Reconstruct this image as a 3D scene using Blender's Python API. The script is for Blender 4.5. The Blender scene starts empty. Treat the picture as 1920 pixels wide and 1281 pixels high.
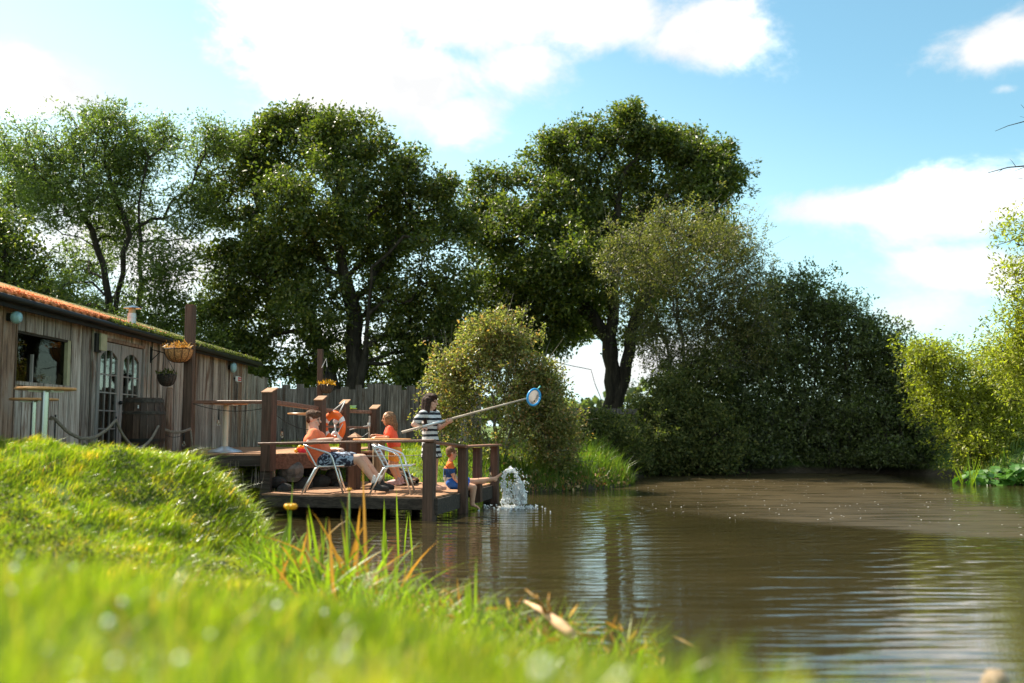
import bpy, math, random
import numpy as np
from mathutils import Vector, Matrix, noise as mnoise

random.seed(7)
rng = np.random.default_rng(11)
scene = bpy.context.scene
COL = scene.collection

# ------------------------------------------------------------------ camera
F = 1866.67
PITCH = math.atan(164.5 / F)
CAMZ = 1.40
cam_data = bpy.data.cameras.new('camera')
cam = bpy.data.objects.new('camera', cam_data)
COL.objects.link(cam)
cam.location = (0, 0, CAMZ)
cam.rotation_euler = (math.pi / 2 + PITCH, 0, 0)
cam_data.sensor_width = 36.0
cam_data.lens = 35.0
cam_data.clip_start = 0.05
cam_data.clip_end = 3000
cam_data.dof.use_dof = True
cam_data.dof.focus_distance = 18.5
cam_data.dof.aperture_fstop = 1.0
cam_data.dof.aperture_blades = 0
scene.camera = cam

# ------------------------------------------------------------------ sun, sky, exposure
SUN_DIR = Vector((-0.54, 0.36, 0.76)).normalized()
sun_data = bpy.data.lights.new('sun', 'SUN')
sun = bpy.data.objects.new('sun', sun_data)
COL.objects.link(sun)
sun_data.energy = 5.0
sun_data.angle = math.radians(0.5)
sun_data.color = (1.0, 0.91, 0.76)
sun.rotation_euler = SUN_DIR.to_track_quat('Z', 'Y').to_euler()
sun.location = (-20, 30, 40)

scene.view_settings.view_transform = 'Standard'
scene.view_settings.look = 'None'
scene.view_settings.gamma = 1.0
scene.view_settings.exposure = 1.32
scene.view_settings.use_curve_mapping = False
scene.cycles.use_denoising = True
scene.cycles.max_bounces = 8
scene.cycles.transparent_max_bounces = 12
scene.cycles.sample_clamp_indirect = 6.0

def raydir(px, py):
    dx = (px - 960) / F
    dy = (640.5 - py) / F
    return Vector((dx, math.cos(PITCH) - dy * math.sin(PITCH), math.sin(PITCH) + dy * math.cos(PITCH)))

def W(px, py, Y):
    """the point of the place seen in direction px, py at Y metres ahead"""
    d = raydir(px, py)
    t = Y / d.y
    return Vector((d.x * t, Y, CAMZ + d.z * t))

def azel(px, py):
    d = raydir(px, py).normalized()
    return math.atan2(d.x, d.y), math.asin(d.z)

class NT:
    def __init__(s, tree):
        s.t = tree
        tree.nodes.clear()
    def n(s, typ, **kw):
        nd = s.t.nodes.new(typ)
        for k, v in kw.items():
            if k == 'ins':
                for a, b in v.items():
                    if hasattr(b, 'is_output'):
                        s.t.links.new(b, nd.inputs[a])
                    else:
                        nd.inputs[a].default_value = b
            else:
                setattr(nd, k, v)
        return nd
    def math(s, op, a, b=None, c=None, clamp=False):
        nd = s.t.nodes.new('ShaderNodeMath')
        nd.operation = op
        nd.use_clamp = clamp
        for i, v in enumerate((a, b, c)):
            if v is None: continue
            if hasattr(v, 'is_output'): s.t.links.new(v, nd.inputs[i])
            else: nd.inputs[i].default_value = v
        return nd.outputs[0]
    def maprange(s, v, a, b, c=0.0, d=1.0, smooth=True):
        nd = s.t.nodes.new('ShaderNodeMapRange')
        if smooth: nd.interpolation_type = 'SMOOTHSTEP'
        s.t.links.new(v, nd.inputs[0])
        for i, x in enumerate((a, b, c, d)): nd.inputs[i + 1].default_value = x
        return nd.outputs[0]
    def mix(s, fac, a, b, blend='MIX'):
        nd = s.t.nodes.new('ShaderNodeMix')
        nd.data_type = 'RGBA'; nd.blend_type = blend
        for sock, v in ((nd.inputs[0], fac), (nd.inputs[6], a), (nd.inputs[7], b)):
            if hasattr(v, 'is_output'): s.t.links.new(v, sock)
            elif isinstance(v, (int, float)): sock.default_value = v
            else: sock.default_value = (*v, 1) if len(v) == 3 else v
        return nd.outputs[2]
    def ramp(s, fac, stops, interp='LINEAR'):
        nd = s.t.nodes.new('ShaderNodeValToRGB')
        cr = nd.color_ramp
        cr.interpolation = interp
        while len(cr.elements) < len(stops): cr.elements.new(0.5)
        for e, (p, c) in zip(cr.elements, stops):
            e.position = p
            e.color = (*c, 1) if len(c) == 3 else c
        s.t.links.new(fac, nd.inputs[0])
        return nd.outputs[0]
    def link(s, a, b): s.t.links.new(a, b)

# world: physical sky plus clouds by direction
world = bpy.data.worlds.new('World')
scene.world = world
world.use_nodes = True
w = NT(world.node_tree)
sky = w.n('ShaderNodeTexSky', sky_type='NISHITA', sun_disc=False)
sky.sun_elevation = math.asin(SUN_DIR.z)
sky.sun_rotation = math.atan2(SUN_DIR.x, SUN_DIR.y)
sky.altitude = 50; sky.air_density = 1.0; sky.dust_density = 0.6; sky.ozone_density = 2.0
tc = w.n('ShaderNodeTexCoord')
sep = w.n('ShaderNodeSeparateXYZ', ins={0: tc.outputs['Generated']})
az = w.math('ARCTAN2', sep.outputs[0], sep.outputs[1])
el = w.math('ARCSINE', sep.outputs[2])
cmb = w.n('ShaderNodeCombineXYZ', ins={0: az, 1: w.math('MULTIPLY', el, 1.5), 2: 0.0})
n1 = w.n('ShaderNodeTexNoise', ins={'Vector': cmb.outputs[0], 'Scale': 6.0, 'Detail': 11.0, 'Roughness': 0.66, 'Distortion': 0.25})
n2 = w.n('ShaderNodeTexNoise', ins={'Vector': cmb.outputs[0], 'Scale': 2.2, 'Detail': 6.0, 'Roughness': 0.6})
clouds = [  # px, py, half width, half height, weight
    (650, 95, 170, 130, 1.0), (610, 20, 150, 110, 1.0), (880, 15, 270, 85, 1.0), (760, 150, 150, 80, 1.0), (860, 220, 90, 55, .9),
    (1130, 25, 180, 75, 1.0), (1320, 55, 110, 55, 1.0), (980, 120, 110, 60, .75), (60, 155, 150, 55, 1.0), (1900, 75, 140, 45, 1.0),
    (1640, 385, 170, 32, 1.0), (1830, 385, 180, 60, 1.0), (1850, 510, 170, 62, .8), (1760, 575, 120, 60, .7),
    (250, 500, 420, 130, .6), (900, 640, 500, 70, .6), (1180, 700, 200, 80, .8), (1885, 166, 26, 9, .42)]
acc = None
for (px, py, rx, ry, wt) in clouds:
    a0, e0 = azel(px, py)
    ra, re = rx / F, ry / F
    dx = w.math('DIVIDE', w.math('SUBTRACT', az, a0), ra)
    dy = w.math('DIVIDE', w.math('SUBTRACT', el, e0), re)
    r2 = w.math('ADD', w.math('MULTIPLY', dx, dx), w.math('MULTIPLY', dy, dy))
    g = w.math('MULTIPLY', w.math('EXPONENT', w.math('MULTIPLY', r2, -0.75)), wt)
    acc = g if acc is None else w.math('MAXIMUM', acc, g)
# elsewhere in the sky the same broken cloud goes on
outside = w.maprange(w.math('ABSOLUTE', az), 0.56, 0.75)
outside = w.math('MAXIMUM', outside, w.maprange(el, 0.46, 0.62))
general = w.math('MULTIPLY', w.maprange(n2.outputs[0], 0.44, 0.66), outside)
acc = w.math('MAXIMUM', acc, w.math('MULTIPLY', general, 0.9))
nz = w.math('MULTIPLY', w.math('SUBTRACT', n1.outputs[0], 0.5), 1.9)
cl = w.maprange(w.math('ADD', acc, nz), 0.26, 0.80)
tint = w.mix(1.0, sky.outputs[0], (1.16, 1.50, 1.26), 'MULTIPLY')
hz = w.maprange(w.math('ADD', el, w.math('MULTIPLY', az, 0.42)), 0.50, -0.10)
# light thin cloud veil whitens the sky to the left and towards the horizon
veil = w.mix(w.math('MULTIPLY', hz, 0.95), tint, (6.6, 8.6, 9.0))
shade = w.n('ShaderNodeTexNoise', ins={'Vector': cmb.outputs[0], 'Scale': 4.5, 'Detail': 6.0, 'Roughness': 0.6})
ccol = w.ramp(shade.outputs[0], [(0.40, (6.1, 6.15, 6.2)), (0.52, (7.3, 7.2, 7.0)), (0.72, (19, 18.6, 18))])
final = w.mix(cl, veil, ccol)
bg = w.n('ShaderNodeBackground', ins={0: final, 1: 0.064})
out = w.n('ShaderNodeOutputWorld', ins={0: bg.outputs[0]})

# ------------------------------------------------------------------ materials
def new_mat(name):
    m = bpy.data.materials.new(name)
    m.use_nodes = True
    return m, NT(m.node_tree)

def finish(t, shader):
    t.n('ShaderNodeOutputMaterial', ins={0: shader})

def plain(name, col, rough=0.5, metal=0.0, var=0.12, scale=6.0, bump=0.0, spec=0.5, coat=0.0, noise_col=None):
    m, t = new_mat(name)
    tc = t.n('ShaderNodeTexCoord')
    nz = t.n('ShaderNodeTexNoise', ins={'Vector': tc.outputs['Object'], 'Scale': scale, 'Detail': 5.0, 'Roughness': 0.6})
    dark = tuple(c * (1 - var * 1.6) for c in col)
    lite = tuple(min(1, c * (1 + var)) for c in col)
    c = t.ramp(nz.outputs[0], [(0.32, noise_col or dark), (0.68, lite)])
    ins = {'Base Color': c, 'Roughness': rough, 'Metallic': metal, 'Specular IOR Level': spec, 'Coat Weight': coat}
    if bump:
        b = t.n('ShaderNodeBump', ins={'Height': nz.outputs[0], 'Strength': bump, 'Distance': 0.02})
        ins['Normal'] = b.outputs[0]
    p = t.n('ShaderNodeBsdfPrincipled', ins=ins)
    finish(t, p.outputs[0])
    return m

def wood(name, stops, axis=2, fine=38.0, along=1.6, rough=0.8, bump=0.5, blotch=None, rvar=0.35):
    """weathered timber with the grain along one axis; each plank gets its own offset and tone"""
    m, t = new_mat(name)
    tc = t.n('ShaderNodeTexCoord')
    oi = t.n('ShaderNodeObjectInfo')
    sc = [fine, fine, fine]; sc[axis] = along
    mp = t.n('ShaderNodeMapping', ins={'Vector': tc.outputs['Object'], 'Scale': sc})
    off = t.n('ShaderNodeCombineXYZ', ins={0: t.math('MULTIPLY', oi.outputs['Random'], 31.0), 1: t.math('MULTIPLY', oi.outputs['Random'], 17.0), 2: t.math('MULTIPLY', oi.outputs['Random'], 53.0)})
    add = t.n('ShaderNodeVectorMath', operation='ADD', ins={0: mp.outputs[0], 1: off.outputs[0]})
    g = t.n('ShaderNodeTexNoise', ins={'Vector': add.outputs[0], 'Scale': 1.0, 'Detail': 6.0, 'Roughness': 0.68, 'Distortion': 0.6})
    c = t.ramp(g.outputs[0], stops)
    sc2 = [3.0, 3.0, 3.0]; sc2[axis] = 0.8
    mp2 = t.n('ShaderNodeMapping', ins={'Vector': tc.outputs['Object'], 'Scale': sc2})
    add2 = t.n('ShaderNodeVectorMath', operation='ADD', ins={0: mp2.outputs[0], 1: off.outputs[0]})
    b = t.n('ShaderNodeTexNoise', ins={'Vector': add2.outputs[0], 'Scale': 1.6, 'Detail': 5.0, 'Roughness': 0.6})
    if blotch:
        c = t.mix(t.maprange(b.outputs[0], 0.52, 0.68), c, blotch)
    val = t.math('ADD', t.math('MULTIPLY', oi.outputs['Random'], rvar * 2), 1.0 - rvar)
    hs = t.n('ShaderNodeHueSaturation', ins={'Color': c, 'Value': val})
    bp = t.n('ShaderNodeBump', ins={'Height': g.outputs[0], 'Strength': bump, 'Distance': 0.012})
    p = t.n('ShaderNodeBsdfPrincipled', ins={'Base Color': hs.outputs[0], 'Roughness': rough, 'Normal': bp.outputs[0], 'Specular IOR Level': 0.3})
    finish(t, p.outputs[0])
    return m

def leafmat(name, stops, trans=0.45, rough=0.42, tcol=(1.7, 2.1, 0.8), spec=0.45, patch=None):
    m, t = new_mat(name)
    geo = t.n('ShaderNodeNewGeometry')
    c = t.ramp(geo.outputs['Random Per Island'], stops)
    if patch:
        pn = t.n('ShaderNodeTexNoise', ins={'Vector': geo.outputs['Position'], 'Scale': patch[0], 'Detail': 4.0, 'Roughness': 0.6})
        c = t.mix(1.0, c, t.ramp(pn.outputs[0], patch[1]), 'MULTIPLY')
    p = t.n('ShaderNodeBsdfPrincipled', ins={'Base Color': c, 'Roughness': rough, 'Specular IOR Level': spec})
    tr = t.n('ShaderNodeBsdfTranslucent', ins={'Color': t.mix(1.0, c, tcol, 'MULTIPLY')})
    mx = t.n('ShaderNodeMixShader', ins={0: trans, 1: p.outputs[0], 2: tr.outputs[0]})
    finish(t, mx.outputs[0])
    return m

M = {}
M['shed_wood'] = wood('weathered_cladding', [(0.32, (0.045, 0.035, 0.03)), (0.44, (0.23, 0.175, 0.14)), (0.56, (0.42, 0.35, 0.29)), (0.75, (0.58, 0.51, 0.44))], 2, 26, 0.9, 0.85, 0.8, blotch=(0.15, 0.085, 0.055), rvar=0.36)
M['shed_bark'] = wood('barky_cladding', [(0.30, (0.06, 0.035, 0.025)), (0.5, (0.24, 0.14, 0.09)), (0.70, (0.42, 0.30, 0.22))], 2, 24, 1.6, 0.85, 0.9, blotch=(0.30, 0.22, 0.17), rvar=0.2)
M['fence_wood'] = wood('old_fence_wood', [(0.32, (0.022, 0.018, 0.015)), (0.48, (0.12, 0.10, 0.085)), (0.70, (0.32, 0.28, 0.25))], 2, 26, 1.0, 0.9, 0.8, blotch=(0.09, 0.06, 0.045), rvar=0.45)
M['post_wood'] = wood('stained_post_wood', [(0.30, (0.036, 0.020, 0.013)), (0.5, (0.080, 0.044, 0.030)), (0.75, (0.15, 0.088, 0.060))], 2, 30, 1.6, 0.62, 0.4, rvar=0.15)
M['rail_wood'] = wood('stained_rail_wood', [(0.30, (0.10, 0.045, 0.028)), (0.5, (0.21, 0.10, 0.065)), (0.75, (0.34, 0.19, 0.13))], 0, 30, 1.6, 0.5, 0.3, rvar=0.12)
M['deck_wood'] = wood('deck_board_wood', [(0.30, (0.10, 0.048, 0.024)), (0.5, (0.34, 0.175, 0.090)), (0.75, (0.54, 0.32, 0.18))], 0, 34, 1.2, 0.72, 0.4, rvar=0.2)
M['beam_wood'] = wood('grey_beam_wood', [(0.30, (0.018, 0.015, 0.012)), (0.5, (0.055, 0.043, 0.033)), (0.75, (0.12, 0.095, 0.075))], 0, 26, 1.2, 0.85, 0.6, rvar=0.2)
M['brown_beam'] = wood('brown_beam_wood', [(0.30, (0.06, 0.028, 0.018)), (0.5, (0.15, 0.07, 0.042)), (0.75, (0.27, 0.15, 0.10))], 0, 26, 1.2, 0.7, 0.5, rvar=0.1)
M['pale_log'] = wood('peeled_log_wood', [(0.30, (0.11, 0.08, 0.05)), (0.5, (0.26, 0.19, 0.12)), (0.75, (0.42, 0.34, 0.24))], 2, 22, 1.5, 0.8, 0.6, rvar=0.1)
M['bark'] = wood('tree_bark', [(0.30, (0.010, 0.008, 0.006)), (0.5, (0.034, 0.027, 0.020)), (0.75, (0.085, 0.070, 0.052))], 2, 9, 1.6, 0.95, 1.0, rvar=0.1)
M['bark_pale'] = wood('pale_tree_bark', [(0.30, (0.05, 0.045, 0.035)), (0.5, (0.13, 0.115, 0.09)), (0.75, (0.24, 0.215, 0.17))], 2, 9, 1.6, 0.95, 1.0, rvar=0.1)
M['barrel'] = wood('barrel_oak', [(0.30, (0.022, 0.013, 0.009)), (0.5, (0.065, 0.038, 0.025)), (0.75, (0.13, 0.078, 0.052))], 2, 22, 1.8, 0.6, 0.5, rvar=0.3)
M['door_frame'] = wood('faded_door_paint', [(0.30, (0.16, 0.13, 0.11)), (0.5, (0.30, 0.265, 0.235)), (0.75, (0.40, 0.36, 0.33))], 2, 24, 1.6, 0.7, 0.25, rvar=0.08)
M['table_top'] = wood('varnished_table_edge', [(0.30, (0.40, 0.16, 0.05)), (0.5, (0.60, 0.29, 0.11)), (0.75, (0.72, 0.44, 0.22))], 0, 20, 2.0, 0.35, 0.15, rvar=0.06)
M['pole_handle'] = wood('worn_handle_wood', [(0.30, (0.28, 0.20, 0.14)), (0.5, (0.45, 0.35, 0.27)), (0.75, (0.60, 0.50, 0.41))], 0, 26, 2.0, 0.6, 0.2, rvar=0.05)
M['steel'] = plain('brushed_steel', (0.36, 0.38, 0.40), 0.16, 1.0, 0.05)
M['alu'] = plain('polished_aluminium', (0.80, 0.82, 0.84), 0.28, 0.9, 0.04)
M['alu_base'] = plain('dull_aluminium', (0.55, 0.60, 0.66), 0.38, 0.7, 0.06)
M['cream_pole'] = plain('cream_painted_metal', (0.62, 0.54, 0.40), 0.4, 0.0, 0.05)
M['black_iron'] = plain('black_iron', (0.015, 0.014, 0.013), 0.55, 0.3, 0.2)
M['rope'] = plain('hemp_rope', (0.24, 0.19, 0.14), 0.95, 0, 0.35, 60, 0.8)
M['white_rope'] = plain('white_cord', (0.62, 0.60, 0.57), 0.8, 0, 0.1)
M['orange_plastic'] = plain('orange_buoy_plastic', (0.92, 0.16, 0.02), 0.4, 0, 0.06)
M['white_plastic'] = plain('white_plastic', (0.82, 0.80, 0.78), 0.4, 0, 0.04)
M['pink_plastic'] = plain('red_pink_plastic', (0.75, 0.04, 0.08), 0.4, 0, 0.05)
M['yellow_plastic'] = plain('yellow_orange_plastic', (0.92, 0.42, 0.03), 0.4, 0, 0.08)
M['lime_plastic'] = plain('lime_plastic', (0.45, 0.62, 0.03), 0.4, 0, 0.05)
M['green_plastic'] = plain('pale_green_plastic', (0.35, 0.62, 0.40), 0.4, 0, 0.05)
M['blue_plastic'] = plain('blue_hoop_plastic', (0.03, 0.32, 0.70), 0.35, 0, 0.05)
M['teal_plastic'] = plain('teal_plastic', (0.12, 0.50, 0.48), 0.4, 0, 0.05)
M['lamp_glass'] = plain('frosted_lamp_shade', (0.30, 0.50, 0.56), 0.3, 0, 0.08)
M['grey_metal'] = plain('galvanised_metal', (0.55, 0.58, 0.60), 0.4, 0.6, 0.1)
M['coir'] = plain('coir_liner', (0.55, 0.25, 0.09), 0.95, 0, 0.4, 40, 0.8)
M['coir_dark'] = plain('dark_coir_liner', (0.07, 0.055, 0.045), 0.95, 0, 0.4, 40, 0.8)
M['sign_white'] = plain('sign_white', (0.75, 0.74, 0.72), 0.5, 0, 0.03)
M['sign_red'] = plain('sign_red', (0.65, 0.04, 0.04), 0.5, 0, 0.03)
M['tan_card'] = plain('tan_card', (0.42, 0.37, 0.22), 0.7, 0, 0.1)
M['letter_wood'] = plain('letter_wood', (0.50, 0.40, 0.26), 0.6, 0, 0.1)
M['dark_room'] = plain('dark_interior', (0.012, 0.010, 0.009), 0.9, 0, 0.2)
M['shaded_stone'] = plain('shaded_rough_stone', (0.022, 0.02, 0.017), 0.9, 0, 0.4, 9, 1.0)  # shade under the deck put into the stone colour
M['stone'] = plain('rough_stone', (0.13, 0.115, 0.10), 0.9, 0, 0.4, 9, 1.0)
M['soil'] = plain('bank_soil', (0.05, 0.037, 0.024), 0.95, 0, 0.4, 5, 1.0)
M['skin_man'] = plain('skin_warm', (0.62, 0.37, 0.27), 0.5, 0, 0.06, 9)
M['skin_teen'] = plain('skin_fair', (0.64, 0.34, 0.24), 0.5, 0, 0.06, 9)
M['skin_girl'] = plain('skin_tanned', (0.60, 0.29, 0.16), 0.5, 0, 0.06, 9)
M['skin_boy'] = plain('skin_light', (0.62, 0.34, 0.22), 0.5, 0, 0.06, 9)
M['hair_brown'] = plain('brown_hair', (0.10, 0.052, 0.030), 0.8, 0, 0.4, 40, 0.6, spec=0.2)
M['hair_dark'] = plain('dark_brown_hair', (0.045, 0.022, 0.015), 0.75, 0, 0.4, 40, 0.6, spec=0.2)
M['hair_light'] = plain('light_brown_hair', (0.21, 0.115, 0.06), 0.8, 0, 0.4, 40, 0.6, spec=0.2)
M['eye'] = plain('eye_dark', (0.03, 0.018, 0.012), 0.2, 0, 0.1)
M['salmon'] = plain('salmon_cotton', (0.90, 0.19, 0.075), 0.85, 0, 0.1, 8, 0.3)
M['coral'] = plain('coral_cotton', (0.90, 0.12, 0.055), 0.85, 0, 0.1, 8, 0.3)
M['orange_cotton'] = plain('orange_cotton', (0.86, 0.36, 0.06), 0.85, 0, 0.12, 8, 0.3)
M['royal'] = plain('royal_blue_cotton', (0.015, 0.12, 0.50), 0.8, 0, 0.12, 8, 0.3)
M['black_rubber'] = plain('black_trainer', (0.012, 0.012, 0.013), 0.6, 0, 0.2)
M['white_sock'] = plain('white_sock', (0.70, 0.68, 0.66), 0.9, 0, 0.05)
M['pink_shoe'] = plain('pink_grey_shoe', (0.52, 0.34, 0.33), 0.7, 0, 0.25, 20)

def stripe_mat():
    m, t = new_mat('black_and_white_stripes')
    geo = t.n('ShaderNodeNewGeometry')
    sp = t.n('ShaderNodeSeparateXYZ', ins={0: geo.outputs['Position']})
    nz = t.n('ShaderNodeTexNoise', ins={'Vector': geo.outputs['Position'], 'Scale': 4.0})
    z = t.math('ADD', sp.outputs[2], t.math('MULTIPLY', nz.outputs[0], 0.03))
    s = t.math('FRACT', t.math('DIVIDE', z, 0.092))
    c = t.ramp(s, [(0.0, (0.012, 0.012, 0.016)), (0.46, (0.58, 0.56, 0.55))], 'CONSTANT')
    p = t.n('ShaderNodeBsdfPrincipled', ins={'Base Color': c, 'Roughness': 0.85})
    finish(t, p.outputs[0])
    return m
M['stripes'] = stripe_mat()

def boyshirt_mat():
    m, t = new_mat('orange_blue_white_shirt')
    geo = t.n('ShaderNodeNewGeometry')
    sp = t.n('ShaderNodeSeparateXYZ', ins={0: geo.outputs['Position']})
    z = t.maprange(sp.outputs[2], 0.36, 0.96, 0, 1, False)
    c = t.ramp(z, [(0.0, (0.02, 0.10, 0.42)), (0.08, (0.66, 0.64, 0.66)), (0.34, (0.015, 0.07, 0.24)), (0.60, (0.90, 0.17, 0.02))], 'CONSTANT')
    p = t.n('ShaderNodeBsdfPrincipled', ins={'Base Color': c, 'Roughness': 0.85})
    finish(t, p.outputs[0])
    return m
M['boy_shirt'] = boyshirt_mat()

def shorts_mat():
    m, t = new_mat('navy_patterned_cotton')
    tc = t.n('ShaderNodeTexCoord')
    nz = t.n('ShaderNodeTexNoise', ins={'Vector': tc.outputs['Object'], 'Scale': 13.0, 'Detail': 1.0, 'Distortion': 1.5})
    c = t.ramp(nz.outputs[0], [(0.50, (0.016, 0.022, 0.045)), (0.60, (0.34, 0.42, 0.55))])
    p = t.n('ShaderNodeBsdfPrincipled', ins={'Base Color': c, 'Roughness': 0.85})
    finish(t, p.outputs[0])
    return m
M['shorts'] = shorts_mat()

def glass_mat(name, tint=(0.75, 0.75, 0.72), refl=0.5):
    m, t = new_mat(name)
    fr = t.n('ShaderNodeFresnel', ins={0: 1.52})
    tc = t.n('ShaderNodeTexCoord')
    nz = t.n('ShaderNodeTexNoise', ins={'Vector': tc.outputs['Object'], 'Scale': 3.0, 'Detail': 2.0})
    bp = t.n('ShaderNodeBump', ins={'Height': nz.outputs[0], 'Strength': 0.03, 'Distance': 0.02})
    gl = t.n('ShaderNodeBsdfGlossy', ins={'Color': (0.9, 0.9, 0.9, 1), 'Roughness': 0.02, 'Normal': bp.outputs[0]})
    tr = t.n('ShaderNodeBsdfTransparent', ins={'Color': (*tint, 1)})
    mx = t.n('ShaderNodeMixShader', ins={0: t.math('ADD', t.math('MULTIPLY', fr.outputs[0], refl), 0.015 * refl * 2, clamp=True), 1: tr.outputs[0], 2: gl.outputs[0]})
    finish(t, mx.outputs[0])
    return m
M['glass'] = glass_mat('window_glass')
M['dim_dusty_glass'] = glass_mat('dim_dusty_window_glass', (0.55, 0.53, 0.5), 0.16)  # dirty pane; reflection and tint also cut to keep the bright sky out
M['bulb_glass'] = glass_mat('bulb_glass', (0.95, 0.9, 0.8))

def mesh_net_mat():
    m, t = new_mat('net_mesh')
    d = t.n('ShaderNodeBsdfDiffuse', ins={0: (0.45, 0.42, 0.40, 1)})
    tl = t.n('ShaderNodeBsdfTranslucent', ins={0: (0.45, 0.42, 0.40, 1)})
    tr = t.n('ShaderNodeBsdfTransparent')
    a = t.n('ShaderNodeMixShader', ins={0: 0.4, 1: d.outputs[0], 2: tl.outputs[0]})
    b = t.n('ShaderNodeMixShader', ins={0: 0.42, 1: a.outputs[0], 2: tr.outputs[0]})
    finish(t, b.outputs[0])
    return m
M['net'] = mesh_net_mat()

def splash_mat():
    m, t = new_mat('splash_water')
    p = t.n('ShaderNodeBsdfPrincipled', ins={'Base Color': (0.93, 0.95, 0.95, 1), 'Roughness': 0.08, 'Transmission Weight': 0.4, 'IOR': 1.33, 'Specular IOR Level': 0.8})
    finish(t, p.outputs[0])
    return m
M['splash'] = splash_mat()
M['glint_bead'] = plain('glint_bead_white', (0.85, 0.85, 0.78), 0.5, 0, 0.03)  # white of the added beads that stand in for glints on grass

def roof_mat():
    m, t = new_mat('lichen_roof_sheet')
    geo = t.n('ShaderNodeNewGeometry')
    sp = t.n('ShaderNodeSeparateXYZ', ins={0: geo.outputs['Position']})
    nz = t.n('ShaderNodeTexNoise', ins={'Vector': geo.outputs['Position'], 'Scale': 9.0, 'Detail': 7.0, 'Roughness': 0.7})
    nb = t.n('ShaderNodeTexNoise', ins={'Vector': geo.outputs['Position'], 'Scale': 1.3, 'Detail': 3.0})
    o = t.ramp(nz.outputs[0], [(0.35, (0.30, 0.075, 0.02)), (0.48, (0.74, 0.20, 0.045)), (0.66, (0.85, 0.36, 0.16))])
    g = t.ramp(nz.outputs[0], [(0.35, (0.05, 0.05, 0.015)), (0.55, (0.17, 0.17, 0.04)), (0.68, (0.38, 0.30, 0.10))])
    y = t.math('ADD', sp.outputs[1], t.math('MULTIPLY', nb.outputs[0], 5.0))
    c = t.mix(t.maprange(y, 19.5, 23.5), o, g)
    bp = t.n('ShaderNodeBump', ins={'Height': nz.outputs[0], 'Strength': 1.0, 'Distance': 0.05})
    p = t.n('ShaderNodeBsdfPrincipled', ins={'Base Color': c, 'Roughness': 0.95, 'Normal': bp.outputs[0]})
    finish(t, p.outputs[0])
    return m
M['roof'] = roof_mat()

def ground_mat():
    m, t = new_mat('grassy_ground')
    geo = t.n('ShaderNodeNewGeometry')
    sp = t.n('ShaderNodeSeparateXYZ', ins={0: geo.outputs['Position']})
    nz = t.n('ShaderNodeTexNoise', ins={'Vector': geo.outputs['Position'], 'Scale': 7.0, 'Detail': 8.0, 'Roughness': 0.7})
    nb = t.n('ShaderNodeTexNoise', ins={'Vector': geo.outputs['Position'], 'Scale': 0.8, 'Detail': 4.0})
    g = t.ramp(nz.outputs[0], [(0.3, (0.025, 0.04, 0.008)), (0.5, (0.07, 0.12, 0.015)), (0.7, (0.15, 0.21, 0.03))])
    s = t.ramp(nz.outputs[0], [(0.3, (0.025, 0.018, 0.011)), (0.7, (0.085, 0.062, 0.040))])
    low = t.maprange(t.math('ADD', sp.outputs[2], t.math('MULTIPLY', nb.outputs[0], 0.25)), 0.22, 0.40)
    c = t.mix(low, s, g)
    bp = t.n('ShaderNodeBump', ins={'Height': nz.outputs[0], 'Strength': 1.0, 'Distance': 0.06})
    p = t.n('ShaderNodeBsdfPrincipled', ins={'Base Color': c, 'Roughness': 0.95, 'Normal': bp.outputs[0]})
    finish(t, p.outputs[0])
    return m
M['ground'] = ground_mat()

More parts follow.
